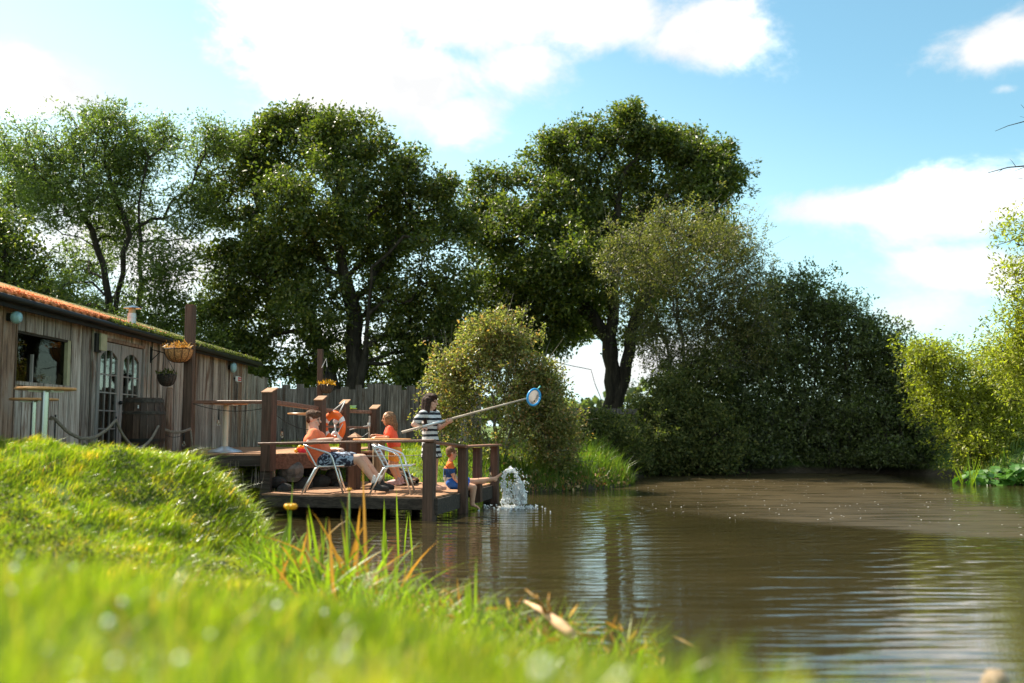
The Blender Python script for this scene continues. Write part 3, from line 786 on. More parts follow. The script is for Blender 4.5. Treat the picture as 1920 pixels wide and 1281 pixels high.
# ------------------------------------------------------------------ trees
def make_tree(name, label, cat, base, top, Y, lobes, nclump, nleaf, L, mleaf, mbark, r0, group=None, zmin=1.6, spread=0.42, flat=0.7, depth=1.0,
              extra_path=None, wl=0.55, shell=0.5, twigs=0, seed=1, tipr=0.012, sub=0.3, trunks=None, droop=0.0, amin=1.0):
    """base/top: trunk ends in px,py at distance Y.  lobes: px, py, radius px, depth offset"""
    R = np.random.default_rng(seed)
    b = W(base[0], base[1], Y); tp = W(top[0], top[1], Y)
    root = thing(name, label, cat, (b.x, b.y, float(height(b.x, b.y)) - 0.05), 0, group)
    org = np.array(root.location)
    nodes = []; par = []; fixed_r = {}
    paths = trunks or [[base, top]]
    for pth in paths:
        pw = [np.array(W(q[0], q[1], Y + (q[2] if len(q) > 2 else 0))) for q in pth]
        pw[0] = np.array([pw[0][0], pw[0][1], float(height(pw[0][0], pw[0][1])) - 0.05])
        prev = -1
        if nodes:
            dn = [np.linalg.norm(q - pw[0]) for q in nodes]
            if min(dn) < 1.2: prev = int(np.argmin(dn))
        for i in range(len(pw) - 1):
            m = max(2, int(np.linalg.norm(pw[i + 1] - pw[i]) / 0.5))
            for k in range(0 if i == 0 else 1, m + 1):
                p = pw[i] + (pw[i + 1] - pw[i]) * k / m
                if i > 0 or k > 0: p = p + R.normal(size=3) * 0.04
                nodes.append(p); par.append(prev); prev = len(nodes) - 1
    ntr = len(nodes)
    C = []; CR = []
    cen = []; rad = []
    for (px, py, rp, dy) in lobes:
        if py < 275: py += 20 * min(1.0, (275 - py) / 40)
        c = np.array(W(px, py, Y + dy)); cen.append(c); rad.append(rp * (Y + dy) / F)
    cen = np.array(cen); rad = np.array(rad); pr = rad.clip(0.62) ** 2.3; pr /= pr.sum()
    while len(C) < nclump:
        i = R.choice(len(rad), p=pr)
        v = R.normal(size=3); v /= np.linalg.norm(v)
        rr = rad[i] * (shell + (1 - shell) * R.uniform() ** 0.6) * 0.86
        p = cen[i] + v * rr * np.array([1, depth, 1])
        if p[2] < zmin: continue
        C.append(p)
    C = np.array(C)
    t0 = np.array(tp)
    start = np.mean(np.array(nodes[max(0, ntr - 3):ntr]), 0)
    order = np.argsort(np.linalg.norm(C - start, axis=1))
    tip_of = []
    NA = np.array(nodes)
    height_pen = np.zeros(len(nodes))
    dist_root = [0.0] * len(nodes)
    for i in range(len(nodes)):
        if par[i] >= 0: dist_root[i] = dist_root[par[i]] + np.linalg.norm(nodes[i] - nodes[par[i]])
    for ci in order:
        c = C[ci]
        NA = np.array(nodes); dr = np.array(dist_root)
        dv = c - NA; dd = np.linalg.norm(dv, axis=1)
        cost = dd + 0.35 * dr + np.where(NA[:, 2] > c[2] + 0.3, 0.8, 0) + np.where(NA[:, 2] < org[2] + amin, 5, 0)
        j = int(np.argmin(cost))
        p0 = nodes[j]; p1 = c; Ls = dd[j]
        m = max(2, int(Ls / 0.45)); prev = j
        bend = R.normal(size=3) * Ls * 0.07; bend[2] += Ls * (0.08 - droop)
        for k in range(1, m + 1):
            t = k / m
            p = p0 + (p1 - p0) * t + bend * math.sin(math.pi * t) + R.normal(size=3) * 0.035
            nodes.append(p); par.append(prev)
            dist_root.append(dist_root[prev] + np.linalg.norm(p - nodes[prev])); prev = len(nodes) - 1
        tip_of.append(prev)
    cnt = np.zeros(len(nodes)); 
    for t in tip_of: cnt[t] += 1
    for i in range(len(nodes) - 1, -1, -1):
        if par[i] >= 0: cnt[par[i]] += cnt[i]
    rr = tipr + (r0 - tipr) * (cnt / cnt.max()) ** 0.60
    V = []; Q = []; nseg = 6; off = 0
    for i in range(len(nodes)):
        if par[i] < 0: continue
        a = nodes[par[i]]; bb = nodes[i]
        d = bb - a; ln = np.linalg.norm(d)
        if ln < 1e-5: continue
        d = d / ln; ns = 10 if rr[i] > 0.12 else (6 if rr[i] > 0.03 else 4)
        ref = np.array([0, 0, 1.0]) if abs(d[2]) < 0.9 else np.array([1.0, 0, 0])
        xx = np.cross(d, ref); xx /= np.linalg.norm(xx); yy = np.cross(d, xx)
        ra = min(rr[par[i]], rr[i] * 1.35); rb = rr[i]
        if par[i] == 0: ra = rb * 1.3
        an = np.arange(ns) * 2 * math.pi / ns
        ring = np.cos(an)[:, None] * xx + np.sin(an)[:, None] * yy
        V.append(a - d * ra * 0.15 - org + ring * ra); V.append(bb + d * rb * 0.15 - org + ring * rb)
        k = np.arange(ns)
        Q.append(np.stack([off + k, off + (k + 1) % ns, off + ns + (k + 1) % ns, off + ns + k], 1)); off += 2 * ns
    me = mesh_arrays('trunk', np.concatenate(V), [np.concatenate(Q)])
    link(me, 'trunk', mbark, root, smooth=True)
    # leaves around clumps, in little sprays
    per = max(1, nleaf // nclump)
    sprays = max(3, per // 14)
    P = []; Dn = []
    rc = spread * (0.75 + 0.6 * R.uniform(size=len(C)))
    for c, s in zip(C, rc):
        sc = c + R.normal(size=(sprays, 3)).clip(-1.7, 1.7) * s * np.array([1, 1, flat])
        k = R.integers(0, sprays, per)
        out = sc - c; out /= (np.linalg.norm(out, axis=1, keepdims=True) + 1e-6)
        P.append(sc[k] + R.normal(size=(per, 3)).clip(-2, 2) * L * 0.8)
        Dn.append(out[k] * 0.6 + R.normal(size=(per, 3)) * 0.6 + np.array([0, 0, -0.1 - droop * 2]))
    P = np.concatenate(P); Dn = np.concatenate(Dn)
    k = P[:, 2] > max(0.05, org[2] - 0.6)
    P = P[k] - org; Dn = Dn[k]
    N = R.normal(size=P.shape) * 0.75 + np.array([0, 0, 0.55])
    Ls = L * R.uniform(0.6, 1.25, len(P))
    me = leaf_mesh('crown', P, Dn, N, Ls, Ls * wl)
    link(me, 'crown', mleaf, root)
    if twigs:
        mb = MB(org)
        for q in range(twigs):
            c = C[R.integers(len(C))]; v = c - start; v /= np.linalg.norm(v)
            d = v + R.normal(size=3) * 0.5 + np.array([0, 0, 0.5]); d /= np.linalg.norm(d)
            ln = R.uniform(0.4, 1.1)
            mid = c + d * ln * 0.5 + R.normal(size=3) * 0.06
            mb.tube([c, mid, c + d * ln + np.array([0, 0, 0.05])], [0.010, 0.007, 0.003], 3)
        mb.build('twigs', M['bark_pale'], root)['kind'] = 'stuff'
    return root

def ll(s): return s

make_tree('ash_tree', 'tall airy ash tree rising behind the shed roof', 'tree', (205, 800), (200, 560), 31.5,
          [(70, 290, 85, -1), (180, 260, 85, 0), (290, 270, 75, 1), (395, 285, 55, 0), (30, 380, 70, 1), (130, 380, 80, -1), (240, 380, 80, 1), (345, 400, 70, 0),
           (300, 500, 70, -1), (150, 500, 60, 2), (390, 520, 50, 1), (330, 590, 60, 0), (240, 590, 60, 2), (130, 600, 60, 1), (20, 270, 40, 0), (190, 215, 45, 0), (410, 250, 28, 0), (60, 590, 50, 1), (130, 560, 55, 0), (200, 610, 50, -1), (280, 620, 50, 0), (370, 640, 50, 0), (400, 590, 45, 1), (40, 520, 45, 2), (230, 440, 60, 1), (420, 640, 35, 0)],
          480, 98000, 0.125, M['ash_leaf'], M['bark'], 0.20, spread=0.33, wl=0.38, shell=0.35, seed=3,
          trunks=[[(205, 800), (205, 620), (195, 500), (160, 400)], [(262, 800), (262, 520), (262, 360), (280, 290)], [(228, 800), (215, 580), (240, 440), (200, 320)]])
make_tree('ash_tree', 'dark low branching tree at the far left behind the shed', 'tree', (-60, 820), (0, 560), 28.0,
          [(30, 500, 55, 0), (-60, 440, 90, 0), (60, 560, 50, 1), (-20, 620, 70, 0), (110, 600, 40, 0), (10, 450, 40, 0), (90, 530, 40, 0), (50, 600, 45, 0)],
          90, 17000, 0.13, M['oak_leaf'], M['bark'], 0.22, spread=0.38, seed=4)
make_tree('oak_tree', 'broad dark domed oak tree behind the plank fence', 'tree', (672, 800), (668, 560), 32.5,
          [(575, 245, 60, 0), (500, 300, 75, 1), (640, 270, 70, -1), (720, 340, 85, 0), (790, 400, 75, 1), (590, 370, 95, -2), (450, 390, 65, 1), (410, 340, 38, 0),
           (690, 450, 95, 1), (820, 500, 70, -1), (540, 480, 90, 0), (440, 500, 60, 0), (480, 600, 75, 1), (600, 590, 80, -1), (740, 590, 80, 0), (850, 560, 55, 1),
           (470, 680, 55, 0), (560, 680, 50, 1), (770, 670, 55, 0), (830, 620, 50, 0), (520, 230, 30, 0), (420, 600, 45, 0), (620, 215, 26, 0), (785, 700, 45, 0), (440, 660, 45, 0), (640, 690, 45, 1), (700, 690, 45, 1), (855, 650, 40, 0), (820, 690, 40, 0), (590, 705, 40, 1), (500, 705, 40, 1), (400, 480, 40, 0), (515, 212, 17, 0), (565, 203, 15, 0), (760, 300, 17, 0), (822, 350, 16, 0), (430, 262, 16, 0), (690, 250, 15, 0), (860, 420, 16, 0)],
          620, 150000, 0.140, M['oak_leaf'], M['bark'], 0.44, spread=0.29, flat=0.6, seed=5, amin=2.4,
          trunks=[[(672, 800), (664, 690), (668, 600), (645, 520), (635, 430), (640, 330)], [(668, 595), (700, 500, -1), (760, 440, -1)], [(666, 630), (560, 545, 1), (470, 490, 1)]])
make_tree('oak_tree', 'tallest oak tree with a jagged pointed top beside the pond', 'tree', (1160, 880), (1150, 620), 35.0,
          [(1175, 235, 42, 0), (1090, 290, 70, 0), (1220, 300, 75, 1), (1310, 320, 65, 0), (1020, 320, 45, 1), (915, 370, 42, 0), (960, 430, 70, -1), (1060, 400, 85, 0),
           (1170, 400, 90, 1), (1290, 400, 80, 0), (930, 520, 60, 1), (1020, 530, 80, -1), (1120, 500, 90, 0), (1230, 500, 80, 2), (950, 610, 52, 0), (1040, 620, 55, 0), (1000, 575, 60, 1),
           (1345, 345, 40, 0), (1345, 440, 50, 1), (1180, 205, 20, 0), (1075, 255, 30, 0), (1260, 260, 30, 0), (900, 350, 22, 0), (1220, 600, 40, 1), (905, 620, 36, 0), (930, 570, 55, 0), (985, 650, 42, 0), (890, 450, 36, 0), (1060, 480, 80, -2), (1200, 250, 50, 0), (1340, 300, 35, 0), (1100, 600, 45, 2), (1170, 640, 36, 1), (1040, 262, 17, 0), (1118, 246, 18, 0), (1290, 252, 18, 1), (1338, 282, 16, 0), (925, 332, 16, 0), (962, 330, 14, 0), (1180, 196, 12, 0), (1370, 330, 14, 0), (890, 400, 14, 0), (1240, 245, 14, 0)],
          700, 160000, 0.144, M['oak_leaf'], M['bark'], 0.43, spread=0.29, flat=0.6, seed=6, zmin=3.9, amin=4.0,
          trunks=[[(1164, 880), (1156, 760), (1148, 690), (1140, 640), (1090, 560), (1050, 470)], [(1143, 655), (1190, 600), (1215, 540), (1200, 400)], [(1150, 712, 0), (1105, 690, -.6), (1050, 682, -1), (1000, 650, -1.5)], [(1142, 660), (1150, 520), (1165, 330)]])
make_tree('willow_tree', 'sparse half bare willow with yellowish top beside the tall oak', 'tree', (1290, 870), (1290, 620), 32.5,
          [(1180, 440, 45, -2), (1250, 430, 50, -2), (1330, 430, 50, -2), (1160, 490, 40, -2), (1390, 460, 50, -1.5), (1240, 500, 60, -1.5), (1330, 510, 65, -1), (1400, 550, 50, -1), (1270, 590, 50, 0), (1350, 620, 60, 0), (1200, 560, 40, 0), (1420, 620, 45, 0), (1230, 650, 45, 0), (1300, 680, 45, 0), (1210, 620, 35, 0), (1390, 690, 50, 0), (1180, 520, 35, 0), (1340, 570, 60, .5), (1300, 620, 60, .5), (1260, 700, 50, .5), (1340, 720, 50, .5), (1400, 520, 45, 0), (1410, 610, 50, .5)],
          460, 66000, 0.105, M['willow_leaf'], M['bark_pale'], 0.10, spread=0.36, flat=0.9, wl=0.32, seed=7, twigs=420, zmin=3.4,
          trunks=[[(1290, 870), (1285, 700), (1270, 560), (1250, 460)], [(1310, 870), (1320, 680), (1345, 520)], [(1275, 870), (1250, 640), (1190, 500)]])
GH = 'dark shrubs massed along the far bank'
hed = [((1395, 885), [(1400, 640, 55, 0), (1440, 580, 50, 1), (1370, 720, 60, 0), (1440, 700, 65, 0), (1400, 790, 75, -.5), (1460, 540, 25, 0)], 'dark shrub under the bare willow with a spiky top', 33.2, 'hedge_leaf'),
       ((1500, 885), [(1500, 560, 45, 0), (1530, 620, 65, 0), (1480, 650, 60, 1), (1530, 720, 70, 0), (1500, 800, 85, -.5), (1470, 530, 22, 0), (1520, 540, 30, 0)], 'tallest dark shrub in the middle of the far bank', 33.6, 'hedge_leaf'),
       ((1605, 885), [(1590, 600, 50, 0), (1630, 640, 55, 0), (1590, 690, 65, 1), (1650, 720, 60, 0), (1600, 800, 85, -.5), (1560, 570, 30, 0)], 'dark shrub with a pale lit crown at the right of the far bank', 33.0, 'hedge_leaf'),
       ((1690, 885), [(1665, 640, 35, 0), (1680, 700, 40, 0), (1690, 770, 55, 0), (1740, 830, 50, 0), (1700, 840, 50, -.5), (1780, 850, 30, 0)], 'low dark shrub sloping down to the water beside the yellow bush', 32.6, 'hedge_leaf'),
       ((1290, 885), [(1270, 740, 45, 0), (1320, 700, 50, 0), (1230, 800, 55, -.5), (1300, 800, 75, -.5), (1340, 830, 55, -1), (1200, 850, 45, -1)], 'dark shrub below the willow reaching the water', 31.8, 'bramble_leaf')]
for i, (bs, lb, lab, Y, mk) in enumerate(hed):
    make_tree('dark_shrub', lab, 'shrub', bs, (bs[0], 700), Y, lb + [(bs[0] - 40, 862, 26, -1.2), (bs[0] + 5, 866, 24, -1.2), (bs[0] + 45, 862, 26, -1.2)], 230, 34000, 0.12, M[mk], M['bark'], 0.09, GH, zmin=0.1, spread=0.30, flat=0.9, seed=20 + i, shell=0.35, wl=0.5, twigs=30,
              trunks=[[bs, (bs[0] - 10, 760), (bs[0] - 20, 660)], [(bs[0] + 12, 885), (bs[0] + 30, 700)], [(bs[0] - 15, 885), (bs[0] - 40, 720)]])
make_tree('hawthorn_bush', 'rounded hawthorn bush with russet tints beside the lower deck', 'bush', (935, 890), (930, 760), 23.4,
          [(925, 655, 34, 0), (880, 690, 40, 0), (975, 700, 42, .3), (850, 740, 36, .3), (925, 745, 55, -.3), (1000, 765, 40, 0), (870, 810, 45, 0), (950, 825, 55, -.4), (1025, 830, 38, .2), (940, 622, 14, 0),
           (905, 632, 12, 0), (965, 648, 14, 0), (1010, 712, 14, 0), (838, 690, 14, 0), (1050, 800, 20, .3), (1040, 855, 22, .2), (828, 780, 18, .4), (1030, 745, 12, 0)],
          210, 52000, 0.075, M['haw_leaf'], M['bark_pale'], 0.07, zmin=0.3, spread=0.26, flat=0.9, seed=31, twigs=120, wl=0.6, tipr=0.008,
          trunks=[[(935, 890), (930, 800), (925, 740)], [(945, 890), (970, 780)], [(925, 890), (890, 780)]])
make_tree('bramble_thicket', 'low leafy bramble thicket under the rail beside the hawthorn', 'bush', (1075, 880), (1075, 830), 28.4,
          [(1050, 830, 38, 0), (1100, 820, 38, 0), (1150, 820, 42, 0), (1010, 850, 30, 0), (1180, 850, 38, 0), (1090, 860, 35, -.5), (1130, 800, 25, 0)],
          110, 22000, 0.09, M['bramble_leaf'], M['bark'], 0.04, zmin=0.2, spread=0.28, flat=0.9, seed=33, tipr=0.008)
make_tree('bramble_thicket', 'brambles with pale leaves at the foot of the tall oak', 'bush', (1215, 880), (1215, 830), 30.5,
          [(1200, 790, 38, 0), (1240, 770, 40, 0), (1220, 840, 45, -.5), (1250, 830, 45, 0), (1175, 850, 30, -.5), (1255, 735, 30, 0)],
          90, 18000, 0.10, M['bramble_leaf'], M['bark'], 0.04, zmin=0.2, spread=0.3, flat=0.9, seed=34, tipr=0.008)
make_tree('sallow_bush', 'bright yellow green sallow bush at the right end of the pond', 'bush', (1830, 885), (1830, 760), 28.0,
          [(1770, 700, 45, 0), (1840, 700, 50, 0), (1900, 690, 55, 0), (1770, 760, 45, 0), (1850, 770, 60, 0), (1930, 760, 60, 0), (1890, 830, 50, -.5), (1990, 720, 70, 0), (1980, 820, 60, 0), (1740, 670, 22, 0), (1830, 840, 36, -.8), (1790, 810, 30, -.5), (1745, 730, 28, 0)],
          260, 52000, 0.10, M['yellow_leaf'], M['bark'], 0.08, zmin=0.5, spread=0.33, flat=0.8, seed=35, wl=0.42, tipr=0.008,
          trunks=[[(1850, 885), (1845, 790), (1830, 720)], [(1870, 885), (1900, 760)], [(1835, 885), (1790, 770)]])
make_tree('willow_sapling', 'leafy willow branches overhanging at the right edge of the picture', 'tree', (1985, 900), (1975, 500), 19.0,
          [(1935, 470, 55, 0), (1950, 560, 55, 0), (1925, 640, 60, 0), (1940, 720, 60, 0), (1990, 620, 70, 0), (1990, 450, 60, 0), (1925, 600, 40, 0), (1905, 670, 35, 0), (1915, 520, 25, 0)],
          150, 17000, 0.085, M['yellow_leaf'], M['bark'], 0.07, zmin=0.8, spread=0.22, flat=0.9, seed=36, wl=0.38, tipr=0.006, shell=0.3,
          trunks=[[(1985, 900), (1975, 700), (1965, 500)], [(1995, 900), (2000, 600)]])
# bare twigs reaching in at the top right
bt = thing('bare_tree', 'leafless twigs reaching in from the right edge against blue sky', 'tree', W(2040, 900, 17))
mb = MB(bt.location)
b0 = Vector(bt.location) - Vector((0, 0, 0.1))
mb.tube([b0, W(2035, 600, 17), W(2020, 300, 17), W(2030, 60, 17)], [0.09, 0.07, 0.04, 0.02], 7)
def twig(pts, r):
    mb.tube([W(a, b, 17) for a, b in pts], [r * (1 - 0.75 * i / (len(pts) - 1)) for i in range(len(pts))], 5)
twig([(2022, 300), (1970, 310), (1925, 311), (1890, 314), (1853, 324)], 0.022)
twig([(1905, 313), (1898, 303), (1893, 298)], 0.006); twig([(1880, 317), (1868, 326)], 0.006); twig([(1925, 312), (1905, 320), (1893, 318)], 0.006)
twig([(2020, 360), (1960, 345), (1915, 335), (1898, 333)], 0.012); twig([(1960, 345), (1925, 352), (1905, 360)], 0.008)
twig([(2025, 180), (1960, 215), (1920, 228), (1890, 236), (1866, 246)], 0.014); twig([(1960, 215), (1925, 222), (1912, 218)], 0.006)
twig([(2025, 160), (1950, 190), (1922, 205), (1914, 196)], 0.010)
twig([(2022, 420), (1960, 425), (1920, 440), (1895, 452), (1862, 462)], 0.016); twig([(1930, 437), (1915, 420), (1905, 415)], 0.006)
mb.build('trunk', M['bark'], bt, True)
n = 260
c = np.array([W(px, py, 17) for px, py in [(1895, 395), (1900, 420), (1885, 432), (1870, 425), (1905, 405), (1912, 440)]])
P = c[rng.integers(0, 6, n)] + rng.normal(size=(n, 3)) * np.array([0.10, 0.2, 0.07]) - np.array(bt.location)
link(leaf_mesh('leaves', P, rand_dirs(n), rand_dirs(n, 1), rng.uniform(.05, .1, n), rng.uniform(.02, .04, n)), 'leaves', M['yellow_leaf'], bt)

# distant tree line far beyond the fence and hedge so the horizon is closed
n = 8000
x = rng.uniform(-110, 110, n); ph = 2.5 + 1.5 * np.sin(x * 0.11) + 1.2 * np.sin(x * 0.31 + 2)
P = np.stack([x, 120 + rng.uniform(0, 6, n), 2.2 + rng.uniform(0, 1, n) * ph.clip(0.8)], 1)
tag(link(leaf_mesh('distant_woods', P, rand_dirs(n), rand_dirs(n, 1), np.full(n, 1.2), np.full(n, 0.9)), 'distant_woods', M['hedge_leaf']), 'far low tree line beyond the fields', kind='stuff')

# rail fence between the hawthorn and the tall oak
Yf = 29.6
rf = thing('rail_fence', 'single horizontal rail fence between hawthorn bush and tall oak', 'fence', (1.6, Yf, 0.9))
a = W(1000, 768, Yf); b = W(1195, 772, Yf + .6)
mb = MB(rf.location); mb.beam(a, b, 0.06, 0.16); mb.build('rail', M['fence_wood'], rf)
for t in (0.02, 0.5, 0.98):
    p = a.lerp(b, t); mb = MB(rf.location); mb.box((p.x, p.y + 0.09, (p.z + 0.5) / 2 + .03), (0.12, 0.10, p.z - 0.5 + .1)); mb.build('post', M['fence_wood'], rf)
# ------------------------------------------------------------------ shed
DECK = 0.98
WX = -6.7
shed = thing('timber_shed', 'long weathered board shed with lichen orange roof beside the deck', 'shed', (WX, 17.5, 0.95))
def plank(parent, name, y0, y1, z0, z1, mat, org, xface=WX, th=0.03, jit=0.012, axis='y', yplane=None):
    """an upright board with wavering edges"""
    n = 6; vs = []; fs = []
    ph = random.uniform(0, 6); am = random.uniform(0.2, 1) * jit
    off = random.uniform(-0.012, 0.012)
    for i in range(n):
        t = i / (n - 1); z = z0 + (z1 - z0) * t
        e0 = am * math.sin(ph + t * 5); e1 = am * math.sin(ph + 2 + t * 4.3)
        a, b = y0 + e0 + 0.008, y1 + e1 - 0.008
        f = off
        if axis == 'y':
            vs += [(xface - th, a, z), (xface - th, b, z), (xface + f, b, z), (xface + f, a, z)]
        else:
            vs += [(a, yplane + th, z), (b, yplane + th, z), (b, yplane + f, z), (a, yplane + f, z)]
    for i in range(n - 1):
        k = 4 * i
        for j in range(4): fs.append((k + j, k + (j + 1) % 4, k + 4 + (j + 1) % 4, k + 4 + j))
    fs += [(3, 2, 1, 0), (4 * n - 4, 4 * n - 3, 4 * n - 2, 4 * n - 1)]
    mb = MB(org); mb.add(vs, fs)
    return mb.build(name, mat, parent)

EAVE = 3.06
y = 9.6; so = shed.location
WY0, WY1, WZ0, WZ1 = 13.42, 15.12, 2.05, 2.74
DY0, DY1, DZ1 = 16.02, 18.06, 2.84
while y < 25.2:
    wd = random.uniform(0.2, 0.36)
    if y < 13.4: wd = random.uniform(0.28, 0.36)
    y1 = min(y + wd, 25.2)
    for lim in (WY0, WY1, DY0, DY1):
        if y < lim - 0.01 < y1 and True: y1 = lim
    mid = (y + y1) / 2
    mat = M['shed_bark'] if (12.6 < mid < 13.42 or random.random() < 0.10) else M['shed_wood']
    if WY0 < mid < WY1:
        plank(shed, 'cladding_board', y, y1, WZ1, EAVE, mat, so, jit=0.006)
        plank(shed, 'cladding_board', y, y1, 0.95, WZ0 - 0.05, mat, so)
    elif DY0 < mid < DY1:
        plank(shed, 'cladding_board', y, y1, DZ1 + 0.07, EAVE, mat, so, jit=0.004)
    else:
        plank(shed, 'cladding_board', y, y1, 0.95, EAVE, mat, so)
    # cover strip over some joints
    if random.random() < 0.45 and not (WY0 - .1 < y1 < WY1 + .1) and not (DY0 - .15 < y1 < DY1 + .15):
        plank(shed, 'cover_strip', y1 - 0.035, y1 + 0.035, 0.95, EAVE, mat, so, xface=WX + 0.03, th=0.02, jit=0.008)
    y = y1
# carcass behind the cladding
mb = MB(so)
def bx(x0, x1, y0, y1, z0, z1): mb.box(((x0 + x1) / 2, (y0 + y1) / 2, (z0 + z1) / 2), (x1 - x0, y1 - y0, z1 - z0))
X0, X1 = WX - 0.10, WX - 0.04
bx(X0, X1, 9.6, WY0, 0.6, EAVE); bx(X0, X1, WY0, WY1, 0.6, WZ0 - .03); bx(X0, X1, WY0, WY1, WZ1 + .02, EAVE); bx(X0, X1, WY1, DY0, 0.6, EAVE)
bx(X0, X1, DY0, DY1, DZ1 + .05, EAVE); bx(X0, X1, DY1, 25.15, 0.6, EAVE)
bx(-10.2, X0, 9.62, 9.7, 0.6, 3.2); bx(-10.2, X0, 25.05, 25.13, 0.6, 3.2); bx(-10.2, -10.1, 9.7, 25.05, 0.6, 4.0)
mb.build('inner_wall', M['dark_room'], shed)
mb = MB(so); bx(-10.1, X0, 9.7, 25.05, 0.90, 0.95); mb.build('shed_floor', M['beam_wood'], shed)
# gable end boards
xx = -10.2
while xx < WX - 0.05:
    x1 = min(xx + random.uniform(0.22, 0.32), WX - 0.035)
    for yy in (9.6, 25.17):
        plank(shed, 'gable_board', xx, x1, 0.95, 3.05 + (WX - (xx + x1) / 2) * 0.27, M['shed_wood'], so, axis='x', yplane=yy, jit=0.006)
    xx = x1
# window frame and pane
def fr(parent, name, x, y0, y1, z0, z1, d, mat, o=so):
    m_ = MB(o); m_.box((x, (y0 + y1) / 2, (z0 + z1) / 2), (d, y1 - y0, z1 - z0)); return m_.build(name, mat, parent)
win = fr(shed, 'window', WX - 0.02, WY0, WY1, WZ0 - 0.05, WZ0, 0.10, M['shed_wood'])
fr(win, 'frame', WX - 0.05, WY0 + .003, WY0 + 0.06, WZ0, WZ1, 0.06, M['beam_wood'])
fr(win, 'frame', WX - 0.05, WY1 - 0.10, WY1 - .003, WZ0, WZ1, 0.06, M['tan_card'])
fr(win, 'frame', WX - 0.05, WY0 + 0.06, WY1 - 0.10, WZ1 - 0.03, WZ1, 0.05, M['beam_wood'])
fr(win, 'mullion', WX - 0.055, 13.96, 13.99, WZ0, WZ0 + 0.40, 0.04, M['door_frame'])
fr(win, 'pane', WX - 0.075, WY0 + 0.06, WY1 - 0.10, WZ0, WZ1 - 0.03, 0.006, M['dim_dusty_glass'])
# things standing inside on the window ledge
fr(win, 'ledge', WX - 0.20, WY0, WY1, WZ0 - 0.03, WZ0 - 0.002, 0.20, M['beam_wood'])
lt = thing('ledge_letters', 'tan wooden letters spelling YOI standing inside the shed window', 'letters', (WX - 0.13, 14.55, WZ0))
for i, (ch, yy) in enumerate((('Y', 14.40), ('O', 14.56), ('I', 14.72))):
    cu = bpy.data.curves.new('letter', 'FONT'); cu.body = ch; cu.size = 0.19; cu.extrude = 0.012
    t_ = bpy.data.objects.new('letter', cu); COL.objects.link(t_)
    dg = bpy.context.evaluated_depsgraph_get()
    me_ = bpy.data.meshes.new_from_object(t_.evaluated_get(dg)); bpy.data.objects.remove(t_)
    o_ = link(me_, 'letter', M['letter_wood'], lt); o_.rotation_euler = (math.pi / 2, 0, math.pi / 2); o_.location = (0, yy - 14.55 - 0.05, 0.0)
mb = MB(); mb.beam((WX - .14, 14.98, WZ0), (WX - .12, 15.02, WZ0 + .17), 0.13, 0.015, up=(1, 0, 0))
tag(mb.build('ledge_card', M['tan_card']), 'tan card leaning in the right corner of the shed window', 'card')
# french doors with arched lights
def door_leaf(y0, y1, name_label):
    zb, zt = 0.97, DZ1
    st = 0.115
    d = MB(so)
    d.box((WX - 0.03, y0 + st / 2, (zb + zt) / 2), (0.045, st, zt - zb))
    body = d.build('door', M['door_frame'], shed, label=name_label)
    fr(body, 'stile', WX - 0.03, y1 - st, y1, zb, zt, 0.045, M['door_frame'])
    fr(body, 'bottom_rail', WX - 0.03, y0 + st, y1 - st, zb, zb + 0.14, 0.043, M['door_frame'])
    # arched head piece
    a0, a1 = y0 + st, y1 - st; n = 10; vs = []; fs = []
    z0 = zt - 0.26
    for i in range(n + 1):
        t = i / n; yy = a0 + (a1 - a0) * t; zz = z0 + 0.13 * math.sin(math.pi * t) ** 0.8
        for xf in (WX - 0.0515, WX - 0.0085): vs += [(xf, yy, zz), (xf, yy, zt)]
    for i in range(n):
        k = 4 * i
        fs += [(k, k + 1, k + 5, k + 4), (k + 2, k + 6, k + 7, k + 3), (k, k + 4, k + 6, k + 2), (k + 1, k + 3, k + 7, k + 5)]
    hb = MB(so); hb.add(vs, fs); hb.build('arched_head', M['door_frame'], body)
    for c in (1, 2):
        yy = a0 + (a1 - a0) * c / 3; fr(body, 'glazing_bar', WX - 0.03, yy - 0.011, yy + 0.011, zb + 0.14, z0 + 0.115, 0.035, M['door_frame'])
    rows = 5; zz0 = zb + 0.14; rh = (z0 + 0.02 - zz0) / rows
    for r in range(1, rows):
        z_ = zz0 + rh * r; fr(body, 'glazing_bar', WX - 0.03, a0, a1, z_ - 0.011, z_ + 0.011, 0.031, M['door_frame'])
    for c in range(3):
        for r in range(rows):
            ya, yb = a0 + (a1 - a0) * c / 3 + .011, a0 + (a1 - a0) * (c + 1) / 3 - .011
            za, zb_ = zz0 + rh * r + .011, zz0 + rh * (r + 1) - .011
            if r == rows - 1: zb_ = z0 + (0.05 if c != 1 else 0.125)
            fr(body, 'pane', WX - 0.03, ya, yb, za, zb_, 0.005, M['glass'])
    return body
dl = door_leaf(DY0 + 0.06, 17.02, 'left faded french door leaf with arched panes')
dr = door_leaf(17.05, DY1 - 0.06, 'right faded french door leaf with arched panes')
mb = MB(so); mb.sph((WX + 0.03, 17.0, 1.85), 0.035); mb.build('handle', M['black_iron'], dl, True)
for a_, b_ in ((DY0, DY0 + .055), (DY1 - .055, DY1)): fr(shed, 'door_post', WX - 0.02, a_, b_, 0.95, DZ1 + .01, 0.09, M['door_frame'])
fr(shed, 'door_lintel', WX - 0.02, DY0, DY1, DZ1 + .012, DZ1 + .07, 0.09, M['shed_bark'])
